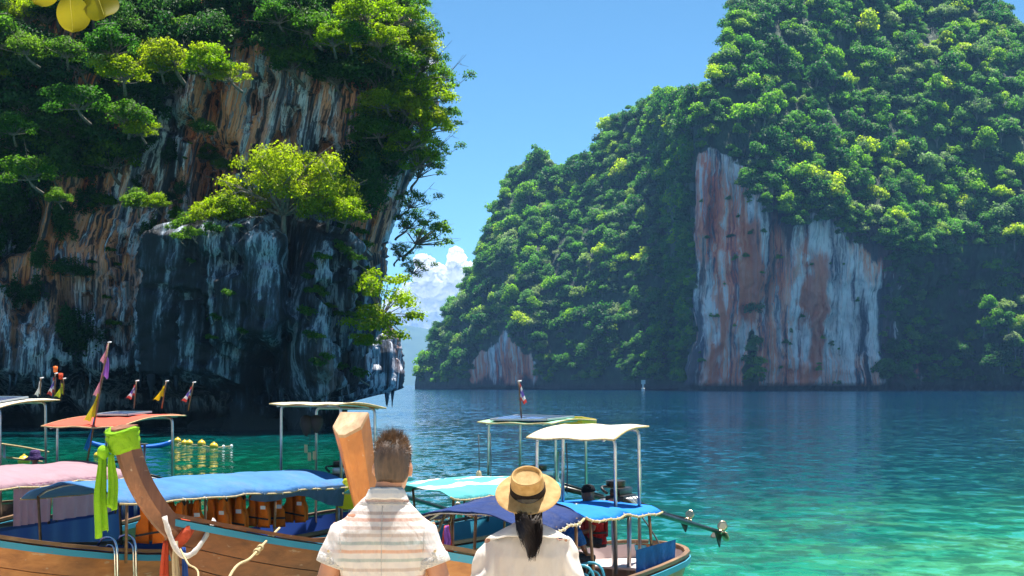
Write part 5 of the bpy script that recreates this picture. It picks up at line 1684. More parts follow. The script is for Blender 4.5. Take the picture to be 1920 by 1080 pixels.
rope([W(1198, 962, 21.5), W(1215, 985, 21.4), W(1232, 1012, 21.3), W(1240, 1030, 21.2)], 0.012, 'thin dark line hanging at the rounded stern', M_rope_dark)

# life jackets hung under the canopies
def jacket(loc, rz, s, label, seed):
    r_ = random.Random(seed)
    e = empty('life_jacket', loc, rz, label, 'life jacket', 'orange life jackets under the canopies')
    e.scale = (s, s, s)
    def slab(outline, y0, th, name, m_=M_jacket, par=e):
        c = sum((Vector((x, 0, z)) for x, z in outline), Vector()) / len(outline)
        rings = []
        for y, k in ((y0 - th / 2, 0.80), (y0 - th * 0.36, 0.95), (y0, 1.0), (y0 + th * 0.36, 0.95), (y0 + th / 2, 0.80)):
            rings.append([Vector((c.x + (x - c.x) * k, y + r_.uniform(-.006, .006), c.z + (z - c.z) * k)) for x, z in outline])
        return MB().rings(rings).build(name, m_, par, auto=50)
    for sd in (-1, 1):
        o_ = [(sd * x, z) for x, z in ((0.03, -0.20), (0.06, -0.03), (0.13, 0.0), (0.15, -0.06), (0.14, -0.20), (0.21, -0.30), (0.22, -0.56), (0.02, -0.58))]
        slab(o_ if sd > 0 else o_[::-1], -0.06 - 0.01 * r_.random(), 0.08, 'front_panel')
    slab([(0.05, -0.08), (0.07, 0.0), (0.14, 0.0), (0.15, -0.2), (0.20, -0.3), (0.20, -0.54), (-0.20, -0.54), (-0.20, -0.3), (-0.15, -0.2), (-0.14, 0.0), (-0.07, 0.0), (-0.05, -0.08)], 0.06, 0.07, 'back_panel')
    for sd in (-1, 1):
        MB().strip(bez((sd * 0.12, -0.07, -0.10), (sd * 0.13, -0.04, 0.03), (sd * 0.13, 0.04, 0.03), (sd * 0.13, 0.06, -0.06), 6), 0.07, 0.02, (1, 0, 0)).build('shoulder_strap', M_black, e)
    for z in (-0.42,):
        MB().box((0, -0.108, z), (0.43, 0.008, 0.03), Matrix.Rotation(r_.uniform(-.2, .2), 3, 'Y')).build('belt', M_black, e)
    MB().box((0.115, -0.108, -0.24), (0.09, 0.006, 0.06)).build('patch', M_patch, e)
    return e
angA = bA.rotation_euler.z
rj = random.Random(21)
words = ['first', 'second', 'third', 'fourth', 'fifth', 'sixth', 'seventh', 'eighth']
jx = [3.2, 3.75, 4.15, 4.6, 5.05, 5.5, 6.0, 6.5]
for k, x in enumerate(jx):
    pw = to_world(bA, (x, -0.62 + rj.uniform(-0.12, 0.12), 1.58))
    jacket(pw, rj.uniform(-0.35, 0.35), rj.uniform(0.9, 1.05), '%s orange life jacket from the bow under the sky-blue canopy' % words[k], k)
for k, x in enumerate((2.3, 2.75, 3.35)):
    pw = to_world(bG, (x, -0.70, 1.66))
    jacket(pw, rj.uniform(-0.3, 0.3), 1.0, '%s orange life jacket from the bow behind the pink curtains' % words[k], 30 + k)
# yellow dry bag at the helm
e = empty('dry_bag', W(655, 930, 24.0), 0.3, 'yellow dry bag hung on the post behind the orange prow', 'bag')
MB().rings([[Vector((math.cos(a) * r * 0.20, math.sin(a) * r * 0.10, z)) for a in np.linspace(0, 2 * math.pi, 15)[:-1]] for r, z in ((0.5, -0.22), (0.95, -0.19), (1.05, 0.0), (0.95, 0.16), (0.55, 0.26), (0.45, 0.30))]).build('body', M_flag_lime, e, True)
MB().tube(bez((-0.08, 0, 0.28), (-0.06, 0, 0.42), (0.06, 0, 0.42), (0.08, 0, 0.28), 8), 0.012, 6).build('handle', M_black, e, True)

# flags: a pole and a limp cloth
def flag(base, h, cloths, label, lean=(0, 0), pole_r=0.014, finial=True):
    e = empty('flag', base, 0, label, 'flag')
    top = Vector((lean[0], lean[1], h))
    MB().tube([(0, 0, 0), top * 0.5, top], pole_r, 7).build('pole', M_rail, e, True)
    if finial:
        MB().tube([top + Vector((-0.02, 0, 0.0)), top + Vector((0.05, 0, 0.01))], 0.012, 6).build('pole_tip', M_patch, e, True)
    for (k0, k1, w, m_, side) in cloths:
        a, b_ = top * k1, top * k0
        def P(u, v, a=a, b_=b_, w=w, side=side):
            p = a.lerp(b_, v)
            sagx = side * w * u * (0.25 + 0.75 * v)
            return p + Vector((sagx, 0.05 * math.sin(u * 7 + v * 4), -0.5 * w * u * (1.1 - 0.3 * v) + 0.03 * math.sin(u * 9)))
        me = MB().sheet(P, 10, 12)
        o = me.build('cloth', m_, e, True)
        uv = o.data.uv_layers.new(name='UVMap')
        for lp in o.data.loops:
            vi = lp.vertex_index
            uv.data[lp.index].uv = ((vi // 13) / 10, (vi % 13) / 12)
    return e
flag(W(160, 885, 25.5), 2.32, [(0.86, 1.0, 0.10, M_flag_pink, -1), (0.74, 0.90, 0.12, M_scarf_purple, 1), (0.60, 0.78, 0.11, M_flag_pink, -1), (0.42, 0.64, 0.20, M_flag_lime, -1), (0.18, 0.44, 0.10, M_flag_skyblue, -1)], 'tall leaning pole tied with pink, violet, yellow and blue cloths', (0.42, 0.0), 0.018)
flag(W(251, 766, 27.0), 0.52, [(0.45, 0.98, 0.17, M_flag_tri, -1)], 'striped flag on the red awning nearest the tall cloth-tied pole', (0.05, 0))
flag(W(303, 766, 27.2), 0.52, [(0.42, 0.98, 0.20, M_flag_yellow, -1)], 'yellow flag at the middle of the red awning', (0.09, 0))
flag(W(353, 770, 27.4), 0.54, [(0.42, 0.98, 0.18, M_flag_tri, -1)], 'striped flag at the seaward corner of the red awning', (0.10, 0))
flag(W(75, 741, 27.6), 0.33, [(0.05, 0.90, 0.10, M_scarf_white, -1)], 'small white flag on the white solar awning', (0.02, 0))
flag(W(102, 741, 27.7), 0.42, [(0.10, 0.95, 0.14, M_flag_tri, -1)], 'small striped flag under the orange float on the white awning', (0.02, 0))
flag(W(119, 741, 27.8), 0.32, [(0.05, 0.92, 0.18, M_flag_lime, -1)], 'small yellow flag at the seaward end of the white awning', (0.0, 0))
flag(W(978, 790, 25.6), 0.72, [(0.50, 1.0, 0.13, M_flag_tri, 1)], 'faded striped flag on the mint solar awning', (-0.05, 0))
for px, py, m_, lb in ((104, 692, M_orange_plastic, 'orange float topping the pole on the white awning'), (114, 705, M_scarf_red, 'red float beside the orange one on the white awning')):
    e = empty('pole_float', W(px, py, 27.75), 0, lb, 'float')
    MB().lathe([(0.01, -0.07), (0.04, -0.06), (0.045, 0.05), (0.01, 0.06)], 12).build('body', m_, e, True)
    MB().tube([(0, 0, -0.06), (0, 0, -0.50)], 0.008, 5).build('stick', M_rail, e, True)

# hanging lines and gear under the stern roofs
def hanging_line(px, py0, py1, Y, label, loop=True, floaty=None):
    a, b_ = W(px, py0, Y), W(px + 1, py1, Y)
    e = empty('hanging_line', a, 0, label, 'line')
    d = b_ - a
    MB().tube([(0, 0, 0), d * 0.5 + Vector((0.01, 0, 0)), d], 0.010, 5).build('cord', M_rope_dark, e, True)
    if loop:
        MB().tube([d + Vector((0.06 * math.sin(t_), 0, -0.14 + 0.14 * math.cos(t_))) for t_ in np.linspace(0, 2 * math.pi, 15)], 0.011, 5).build('loop', M_rope_dark, e, True)
    if floaty:
        MB().ball(d * floaty, (0.05, 0.05, 0.09)).build('small_float', M_scarf_cream, e, True)
hanging_line(897, 815, 905, 24.6, 'dark cord with a loop and pale float under the mint awning', True, 0.85)
hanging_line(919, 812, 908, 24.8, 'plain looped dark cord under the mint awning', True)
hanging_line(1062, 830, 925, 20.6, 'dark cord hanging under the white awning by the boatman', False)
e = empty('goggles', W(583, 778, 25.2), 0, 'dark snorkelling bags hung under the cream awning', 'bag')
for dx, l in ((-0.08, 0.38), (0.1, 0.32)):
    MB().rings([[Vector((dx + math.cos(a) * r * 0.12, math.sin(a) * r * 0.08, -z * l)) for a in np.linspace(0, 2 * math.pi, 13)[:-1]] for r, z in ((0.3, 0), (0.9, 0.15), (1.0, 0.45), (0.5, 0.85), (0.15, 1.0))]).build('bag', M_black, e, True)
e2 = empty('hanging_tags', W(580, 835, 25.2), 0, 'small pale tags on a cord below the dark bags', 'tag')
MB().tube([(0.02, 0, 0.25), (0, 0, 0)], 0.008, 5).build('cord', M_rope_dark, e2, True)
for dx, z in ((-0.06, -0.06), (0.0, -0.2), (0.09, -0.18)):
    MB().rbox((dx, 0, z), (0.06, 0.03, 0.15), 0.012).build('plate', M_scarf_cream, e2, auto=40)

# kayak, buoys
e = empty('kayak', W(245, 836, 74.0), 0.06, 'blue kayak floating in front of the dark cliff', 'kayak')
e.location.z = 0
rings = []
for i in range(17):
    u = i / 16 * 2 - 1
    w_ = 0.38 * (1 - abs(u) ** 2.4) + 0.02; zt = 0.20 + 0.26 * abs(u) ** 3; zb = -0.08 + 0.30 * abs(u) ** 4
    rings.append([Vector((u * 2.15, math.cos(a) * w_, (zt + zb) / 2 + math.sin(a) * (zt - zb) / 2 * (1.0 if math.sin(a) < 0 else 0.8))) for a in np.linspace(0, 2 * math.pi, 15)[:-1]])
MB().rings(rings).build('hull', M_kayak, e, True)
for x in (-0.55, 0.65):
    MB().lathe([(0.16, 0.0), (0.26, 0.0), (0.27, 0.05), (0.24, 0.07), (0.16, 0.05)], 16, (x, 0, 0.16)).build('cockpit_rim', M_black, e, True)
def buoy(px, py, s, label, m=M_yellow_plastic):
    Yb = CAM_H * FPX / (py - HOR)
    e = empty('buoy', ((px - 960) / FPX * Yb, Yb, 0.0), 0, label, 'buoy', 'buoys on the swimming line')
    MB().ball((0, 0, 0.06 * s), (0.21 * s, 0.21 * s, 0.20 * s)).build('float_body', m, e, True)
    MB().lathe([(0.02, 0.22 * s), (0.05 * s, 0.23 * s), (0.05 * s, 0.29 * s), (0.02, 0.30 * s)], 10).build('top_ring', m, e, True)
    return e
by = [(333, 829, 1, 'yellow buoy nearest the red awning post'), (346, 833, 0.9, 'yellow buoy second from the red awning post'), (355, 834, 1.0, 'yellow buoy third from the red awning post, touching its neighbour'), (378, 835, 1.1, 'yellow buoy standing alone in the middle of the line'), (401, 840, 1.1, 'yellow buoy at the seaward end of the line'), (45, 868, 1.25, 'yellow buoy near the purple sun hat'), (184, 858, 1.0, 'yellow buoy half hidden by the boat gear near the green drum')]
pts_b = []
for px, py, s, lb in by:
    b_ = buoy(px, py, s, lb)
    if px > 300: pts_b.append(b_.location.copy())
for px, py, lb in ((419, 838, 'small white float just past the last yellow buoy'), (434, 837, 'outer small white float past the last yellow buoy')):
    e = buoy(px, py, 0.4, lb, M_patch); pts_b.append(e.location.copy())
tag(MB().tube([p + Vector((0, 0, 0.015)) for p in crom(pts_b, 4)], 0.02, 5).build('float_line', M_rope, None, True), 'yellowish float line joining the buoys off the cliff', 'line')

# a distant white speedboat by the gap is only a pale speck; the channel marker under the island is a white post
e = empty('channel_marker', (0, 0, 0), 0, 'tiny white marker post at the foot of the island', 'marker')
e.location = W(1206, 728, 745); e.location.z = 0
MB().lathe([(0.9, -0.5), (0.9, 1.2), (0.5, 1.6), (0.5, 5.2), (0.1, 5.4)], 10).build('post', M_white_paint, e, auto=40)
MB().box((0, -0.6, 4.6), (2.2, 0.2, 2.2)).build('board', M_white_paint, e)

# almond leaves hanging into the top of the picture
def leaf_big_nodes(t, b):
    n = t.noise(t.pos((5, 5, 5)), 1.0, 4)
    c = t.ramp(n, [(0.3, (0.10, 0.115, 0.001)), (0.7, (0.165, 0.145, 0.001))])
    t.link(c, b.inputs['Base Color'])
    b.inputs['Roughness'].default_value = 0.4
    tr = t.new('ShaderNodeBsdfTranslucent'); t.link(c, tr.inputs['Color'])
    ms = t.new('ShaderNodeMixShader'); ms.inputs[0].default_value = 0.6
    t.link(b.outputs[0], ms.inputs[1]); t.link(tr.outputs[0], ms.inputs[2])
    t.link(ms.outputs[0], t.n['Material Output'].inputs['Surface'])
M_bigleaf = mat('almond_leaf', leaf_big_nodes)
M_vein = mat('leaf_vein', color=(0.30, 0.28, 0.03), rough=0.5)
LY = 5.2
e = empty('almond_branch', W(150, -60, LY), 0, 'yellow-green almond leaves on a twig hanging into the top corner', 'branch')
org = Vector(e.location)
MB().tube([(-0.9, 0.3, 0.55), (-0.35, 0.1, 0.28), (0.0, 0, 0.02)], [0.02, 0.012, 0.006], 7).build('twig', M_bark, e, True)
def big_leaf(px, py, r, ang, tilt):
    """leaf whose tip hangs at (px,py)"""
    c = W(px, py, LY) - org
    def P(u, v):
        vv = v * 2 - 1
        y = (u - 0.5) * 2
        ww = r * math.sqrt(max(0, 1 - y * y)) * (0.95 + 0.12 * y)
        p = Vector((vv * ww, 0.38 * r * abs(vv) * math.sqrt(max(0, 1 - y * y)) + 0.10 * r * math.sin(3 * y + vv), -y * r * 1.08))
        return Matrix.Rotation(tilt, 3, 'X') @ (Matrix.Rotation(ang, 3, 'Y') @ p) + c
    o = MB().sheet(P, 16, 10).build('leaf', M_bigleaf, e, True)
    MB().tube([P(0.02 + 0.94 * k / 8, 0.5) + Vector((0, -0.001, 0)) for k in range(9)], [0.0022 - 0.0002 * k for k in range(9)], 5).build('vein', M_vein, o, True)
    MB().tube([P(0.0, 0.5), Vector((0, 0, 0.0))], 0.004, 5).build('leaf_stalk', M_vein, o, True)
    return o
big_leaf(134, 25, 0.064, 0.05, 0.30)
big_leaf(186, 2, 0.066, -0.35, -0.25)
big_leaf(80, -20, 0.060, 0.7, 0.4)
# ------------------------------------------------------------------ people
def skin_nodes(c):
    def fn(t, b):
        n = t.noise(t.pos((14, 14, 14)), 1.0, 4)
        t.link(t.ramp(n, [(0.3, tuple(x * 0.85 for x in c)), (0.7, c)]), b.inputs['Base Color'])
        b.inputs['Roughness'].default_value = 0.5
        b.inputs['Subsurface Weight'].default_value = 0.15
        b.inputs['Subsurface Radius'].default_value = (0.02, 0.008, 0.004)
        fine = t.noise(t.pos((90, 90, 90)), 1.0, 3)
        t.link(t.bump(fine, 0.15, 0.004), b.inputs['Normal'])
    return fn
M_skin = mat('tanned_skin', skin_nodes((0.46, 0.22, 0.13)))
M_skin_w = mat('light_brown_skin', skin_nodes((0.40, 0.20, 0.12)))
M_skin_d = mat('dark_brown_skin', skin_nodes((0.16, 0.075, 0.045)))

def remesh(name, mb, voxel, m, parent, smooth_it=4, disp=None):
    """fuse overlapping closed shapes into one continuous surface"""
    me = bpy.data.meshes.new('tmp'); me.from_pydata(mb.v, [], mb.f); me.update()
    o = bpy.data.objects.new('tmp', me); COL.objects.link(o)
    md = o.modifiers.new('r', 'REMESH'); md.mode = 'VOXEL'; md.voxel_size = voxel
    ms = o.modifiers.new('s', 'SMOOTH'); ms.iterations = smooth_it; ms.factor = 0.5
    bpy.context.view_layer.update()
    me2 = bpy.data.meshes.new_from_object(o.evaluated_get(bpy.context.evaluated_depsgraph_get()))
    bpy.data.objects.remove(o); bpy.data.meshes.remove(me)
    me2.name = name
    n = len(me2.vertices)
    if disp is not None:
        co = np.empty(n * 3, np.float32); me2.vertices.foreach_get('co', co); co = co.reshape(-1, 3).astype(float)
        nr = np.empty(n * 3, np.float32); me2.vertex_normals.foreach_get('vector', nr); nr = nr.reshape(-1, 3)
        co = co + nr * disp(co, nr)[:, None]
        me2.vertices.foreach_set('co', co.astype(np.float32).ravel())
    me2.polygons.foreach_set('use_smooth', [True] * len(me2.polygons))
    me2.update()
    return obj(name, me2, m, parent)

def ell_ring(cx, cy, z, w, d, n=28, p=2.2):
    out = []
    for k in range(n):
        a = 2 * math.pi * k / n
        c, s = math.cos(a), math.sin(a)
        out.append(Vector((cx + w * math.copysign(abs(c) ** (2 / p), c), cy + d * math.copysign(abs(s) ** (2 / p), s), z)))
    return out

def add_head(mb, c, s=1.0, R=None):
    """head with chin at origin c, facing +Y"""
    R = R or Matrix.Identity(3)
    prof = [(-0.004, .026, .030, .062), (0.012, .042, .052, .046), (0.035, .056, .072, .028), (0.07, .066, .087, .012), (0.11, .0735, .095, .002), (0.15, .0755, .098, -.003), (0.185, .071, .091, -.004), (0.212, .057, .073, -.004), (0.230, .034, .044, -.003), (0.2365, .012, .016, -.002)]
    mb.rings([[Vector(c) + R @ (p * s) for p in ell_ring(0, cy_, z, w, d, 26, 2.1)] for z, w, d, cy_ in prof])
    for sd in (-1, 1):
        mb.ball(Vector(c) + R @ (Vector((sd * 0.081, -0.004, 0.104)) * s), (0.011 * s, 0.020 * s, 0.034 * s), 12, 8, R @ Matrix.Rotation(sd * 0.35, 3, 'Z'))
        mb.ball(Vector(c) + R @ (Vector((sd * 0.031, 0.088, 0.122)) * s), (0.014 * s, 0.010 * s, 0.010 * s), 10, 6)
    mb.rings([[Vector(c) + R @ (p * s) for p in ell_ring(0, cy_, z, w, d, 12)] for z, w, d, cy_ in ((0.072, .013, .012, .098), (0.082, .017, .020, .100), (0.10, .011, .014, .096), (0.125, .007, .010, .092))])
    for z in (0.043, 0.052):
        mb.ball(Vector(c) + R @ (Vector((0, 0.088, z)) * s), (0.022 * s, 0.012 * s, 0.006 * s), 10, 6)

def add_hand(mb, wrist, dirn, palm_n, s=1.0, thumb_side=1, curl=0.5):
    d = Vector(dirn).normalized(); n = Vector(palm_n).normalized(); side = d.cross(n).normalized() * thumb_side
    w = Vector(wrist)
    palm = []
    for k, (t_, ww, th) in enumerate(((0.0, .026, .019), (0.03, .034, .017), (0.065, .041, .015), (0.09, .042, .013))):
        c = w + d * t_ * s
        palm.append([c + side * ww * s * math.cos(a) + n * th * s * math.sin(a) for a in np.linspace(0, 2 * math.pi, 15)[:-1]])
    mb.rings(palm)
    for k, (off, l) in enumerate(((0.031, .070), (0.011, .080), (-0.010, .075), (-0.030, .058))):
        p0 = w + (d * 0.078 + side * off) * s
        pts, dd = [p0], d.copy()
        for j, f in enumerate((0.42, 0.32, 0.26)):
            dd = (dd + n * curl * (0.35 + 0.35 * j)).normalized()
            pts.append(pts[-1] + dd * l * f * s)
        mb.tube(pts, [.0095 * s, .009 * s, .008 * s, .0065 * s], 8)
    p0 = w + (d * 0.025 + side * 0.026) * s
    p1 = p0 + (d * 0.025 + side * 0.024 + n * 0.012) * s
    p2 = p1 + (d * 0.032 + side * 0.008 + n * 0.014) * s
    mb.tube([p0, p1, p2, p2 + (d * 0.022 + n * 0.006) * s], [.013 * s, .0115 * s, .0095 * s, .007 * s], 8)

def hair_strands(name, roots, dirs, length, width, m, parent, rng, bend=(0, 0, 0), seg=3):
    n = len(roots)
    L = length * rng.uniform(0.6, 1.25, (n, 1))
    side = np.cross(dirs, rng.normal(0, 1, (n, 3)))
    side /= np.linalg.norm(side, axis=1)[:, None] + 1e-9
    V = []
    for k in range(seg + 1):
        t_ = k / seg
        c = roots + dirs * L * t_ + np.array(bend) * (t_ ** 2) * L
        w = width * (1 - t_ * 0.92)
        V += [c - side * w, c + side * w]
    V = np.stack(V, 1)                               # n, 2(seg+1), 3
    F = []
    for k in range(seg):
        F.append(np.stack([np.arange(n) * 2 * (seg + 1) + 2 * k + j for j in (0, 1, 3, 2)], 1))
    me = mesh_np(name, V.reshape(-1, 3), np.concatenate(F), True)
    at = me.attributes.new('lv', 'FLOAT', 'POINT')
    at.data.foreach_set('value', np.repeat(rng.random(n).astype(np.float32), 2 * (seg + 1)))
    return obj(name, me, m, parent)
def hair_nodes(c0, c1, rough=0.38):
    def fn(t, b):
        at = t.new('ShaderNodeAttribute', attribute_name='lv').outputs['Fac']
        t.link(t.ramp(at, [(0, c0), (1, c1)]), b.inputs['Base Color'])
        b.inputs['Roughness'].default_value = rough
    return fn
M_hair_m = mat('brown_hair', hair_nodes((0.045, 0.022, 0.012), (0.22, 0.125, 0.07)))
M_hair_w = mat('black_hair', hair_nodes((0.005, 0.004, 0.004), (0.035, 0.022, 0.016), 0.32))
def scalp_nodes(t, b):
    n = t.noise(t.pos((60, 60, 18)), 1.0, 4)
    t.link(t.ramp(n, [(0.3, (0.03, 0.017, 0.011)), (0.7, (0.09, 0.052, 0.032))]), b.inputs['Base Color'])
    b.inputs['Roughness'].default_value = 0.6
    t.link(t.bump(n, 0.6, 0.01), b.inputs['Normal'])
M_scalp = mat('short_brown_hair', scalp_nodes)

# ---- the man in the striped linen shirt
MY = 6.3
mx = (720 - 960) / FPX * MY
mz = beach_z(mx, MY)
man = empty('person', (mx, MY, mz), 0, 'man seen from behind in a pale striped short-sleeved linen shirt', 'person')
S = 3.055 - mz                                       # standing height
kz = S / 1.80
kt = kz * 1.036                                      # torso set a little higher under the short neck
def mv(x, y, z): return Vector((x, y, z * kt))
HX = 0.036                                           # head slightly towards the woman
chin = Vector((HX, 0.035, S - 0.2365))
mb = MB()
Rh = Matrix.Rotation(-0.10, 3, 'Z')
add_head(mb, chin, 1.0, Rh)
mb.tube([mv(0.006, -0.005, 1.42), mv(0.016, 0.0, 1.52), mv(HX, 0.012, 1.62)], [0.070, 0.060, 0.056], 18)
mb.rings([ell_ring(0, 0, z * kt, w, d, 26, 2.4) for z, w, d in ((0.86, .15, .11), (0.95, .17, .115), (1.08, .155, .10), (1.22, .175, .11), (1.34, .19, .11), (1.42, .165, .09), (1.47, .09, .065))])
for sd in (-1, 1):
    sh = mv(sd * 0.170, 0, 1.375); el = mv(sd * 0.268, -0.035, 1.10); wr = mv(sd * 0.33, 0.05, 0.87)
    mb.tube([sh, sh.lerp(el, 0.4), el, el.lerp(wr, 0.3), wr], [0.058, 0.052, 0.043, 0.045, 0.029], 14)
    add_hand(mb, wr, Vector((0.05 * sd, 0.25, -1)), Vector((-sd, 0.15, 0)), 1.05, 1 if sd < 0 else 1, 0.45)
    hip = mv(sd * 0.095, 0, 0.90); kn = mv(sd * 0.105, 0.01, 0.49); an = mv(sd * 0.11, -0.01, 0.08)
    mb.tube([hip, hip.lerp(kn, 0.4), kn, kn.lerp(an, 0.35), an], [0.095, 0.085, 0.058, 0.056, 0.038], 16)
    mb.rings([[mv(sd * 0.11, 0, 0) + Vector((p.x, p.y, 0)) + Vector((0, 0, z)) for p in ell_ring(0, cy_, 0, w, d, 16)] for z, w, d, cy_ in ((0.004, .040, .115, .055), (0.03, .042, .118, .055), (0.06, .038, .085, .03), (0.09, .034, .05, .0))])
body = remesh('body', mb, 0.008, M_skin, man, 5)
# shirt
def stripe_nodes(t, b):
    x, y, z = t.sep(t.pos((1, 1, 1)))
    zz = t.maprange(z, (CAM_H - (1100 - HOR) / FPX * MY) - mz, (CAM_H - (900 - HOR) / FPX * MY) - mz)     # 0 at the frame foot, 1 at the collar
    wob = t.noise(t.pos((6, 6, 6)), 1.0, 3)
    zz = t.math('ADD', zz, t.math('MULTIPLY', t.math('SUBTRACT', wob, 0.5), 0.03))
    base = (0.88, 0.84, 0.80)
    st = []
    for py, c in ((1092, (0.72, 0.60, 0.52)), (1078, (0.80, 0.50, 0.38)), (1062, (0.66, 0.56, 0.50)), (1044, (0.50, 0.58, 0.55)), (1028, (0.82, 0.50, 0.36)), (1013, (0.50, 0.59, 0.56)), (999, (0.68, 0.58, 0.52)), (986, (0.66, 0.53, 0.47)), (971, (0.76, 0.47, 0.38)), (959, (0.55, 0.46, 0.42)), (938, (0.76, 0.56, 0.52)), (920, (0.70, 0.72, 0.74))):
        k = (1100 - py) / 200.0
        st += [(k - 0.019, base), (k - 0.011, c), (k + 0.011, c), (k + 0.019, base)]
    # ramps hold 32 stops: two in a row
    st = sorted(st)
    lo, hi = [q for q in st if q[0] < 0.5], [q for q in st if q[0] >= 0.5]
    c1 = t.ramp(zz, lo[:31]); c2 = t.ramp(zz, hi[:31])
    c = t.mix(t.math('GREATER_THAN', zz, 0.5), c1, c2)
    weave = t.noise(t.pos((220, 220, 30)), 1.0, 2)
    c = t.mix(t.maprange(weave, 0.35, 0.7, 0.0, 0.22), c, (0.86, 0.84, 0.82))
    # the bands fade to one pale tone out on the sleeves
    ax = t.math('ABSOLUTE', x)
    c = t.mix(t.maprange(ax, 0.172, 0.200, 0.0, 0.72), c, (0.90, 0.87, 0.86))
    t.link(c, b.inputs['Base Color'])
    b.inputs['Roughness'].default_value = 0.9
    b.inputs['Specular IOR Level'].default_value = 0.1
    wr = t.noise(t.pos((26, 26, 9)), 1.0, 5, 0.6, 0.6)
    n1 = t.bump(wr, 0.55, 0.02)
    t.link(t.bump(weave, 0.25, 0.002, n1), b.inputs['Normal'])
    tr = t.new('ShaderNodeBsdfTranslucent')
    t.link(c, tr.inputs['Color'])
    ms = t.new('ShaderNodeMixShader'); ms.inputs[0].default_value = 0.38
    t.link(b.outputs[0], ms.inputs[1]); t.link(tr.outputs[0], ms.inputs[2])
    t.link(ms.outputs[0], t.n['Material Output'].inputs['Surface'])
M_shirt = mat('striped_linen', stripe_nodes)
mb = MB()
mb.rings([ell_ring(cx, cy_, z * kt, w, d, 40, p) for z, w, d, cx, cy_, p in ((0.70, .190, .135, 0, 0, 2.3), (0.85, .186, .132, 0, 0, 2.3), (1.00, .178, .125, 0, -.004, 2.3), (1.12, .180, .124, 0, -.008, 2.4), (1.22, .190, .128, 0, -.012, 2.5), (1.30, .196, .128, 0, -.014, 2.5), (1.36, .194, .116, 0, -.012, 2.4), (1.40, .178, .102, 0, -.008, 2.2), (1.435, .148, .088, 0.002, -.006, 2.1), (1.468, .112, .078, 0.004, -.004, 2.0), (1.50, .082, .072, 0.008, 0.0, 2.0))])
for sd in (-1, 1):
    a = mv(sd * 0.140, -0.006, 1.350); b_ = mv(sd * 0.182, -0.018, 1.295); c = mv(sd * 0.214, -0.026, 1.212)
    mb.tube([a, a.lerp(b_, 0.5) + Vector((sd * 0.012, 0, 0.012)), b_, c], [0.072, 0.076, 0.076, 0.080], 22)
def shirt_disp(co, nr):
    x, y, z = co.T
    fold = 0.006 * np.sin(x * 46 + 2.2 * vnoise(x * 6, y * 6, z * 5, 3)) * sstep(1.28 * kt, 1.0 * kt, z) * (np.abs(x) < 0.18)
    diag = 0.011 * fbm(x * 9 + z * 5, y * 9, z * 7 - np.abs(x) * 8, 3, 8)
    fine = 0.0035 * ridged(x * 16, y * 16, z * 9 + np.abs(x) * 12, 2, 4)
    pleat = -0.006 * np.exp(-((np.abs(x) - 0.016) / 0.006) ** 2) * sstep(1.36 * kt, 1.30 * kt, z) * (nr[:, 1] < -0.2)
    return fold + diag + fine + pleat
shirt = remesh('shirt', mb, 0.0075, M_shirt, man, 7, shirt_disp)
bv = BVHTree.FromPolygons([v.co.copy() for v in shirt.data.vertices], [tuple(p.vertices) for p in shirt.data.polygons])
def on_back(x, z):
    h = bv.ray_cast(Vector((x, -0.6, z)), Vector((0, 1, 0)))
    return h[0] + Vector((0, -0.0015, 0)) if h[0] else None
def seam(pts, r=0.0022, m=None, name='seam'):
    P = [on_back(*p) for p in pts]
    P = [p for p in P if p is not None]
    if len(P) > 2: MB().tube(P, r, 6).build(name, m or M_linen, shirt, True)
M_linen = mat('linen_edge', cloth_nodes((0.80, 0.77, 0.74), 0.85, 0.3, 30.0))
zy = lambda py: CAM_H - (py - HOR) / FPX * (MY - 0.11) - mz
for dz in (0.0, 0.006):
    seam([(x, zy(947) - dz + 0.016 * (1 - (x / 0.16) ** 2) * 0.5) for x in np.linspace(-0.165, 0.165, 34)], 0.0018)
for sd in (-1, 1):
    seam([(sd * (0.172 + 0.012 * math.sin(k * 2.6)), zy(950) - 0.20 * k) for k in np.linspace(0, 1, 18)], 0.0016)
seam([(0.001, zy(950) - 0.42 * k) for k in np.linspace(0, 1, 30)], 0.0016)
# collar: stand and turned-down leaf, higher at the nape
def collar(u, v):
    a = 2 * math.pi * u
    back = 0.5 - 0.5 * math.sin(a)                   # 1 at the back
    r0 = 0.070 + 0.020 * v
    x, y = r0 * 1.08 * math.cos(a), r0 * math.sin(a)
    z = (1.528 * kt + 0.012 * back - 0.020 * (1 - back)) - (0.040 + 0.008 * back) * v - 0.012 * (1 - back) * v
    return Vector((x + 0.012, y - 0.002, z + 0.002 * math.sin(u * 40)))
MB().sheet(collar, 48, 8, 0.004).build('collar', M_shirt, shirt, True)
MB().sheet(lambda u, v: Vector((0.012 + 0.071 * math.cos(2 * math.pi * u), -0.002 + 0.066 * math.sin(2 * math.pi * u), 1.532 * kt + 0.010 * (0.5 - 0.5 * math.sin(2 * math.pi * u)) - 0.05 * v)), 40, 3, 0.003).build('collar_stand', M_linen, shirt, True)
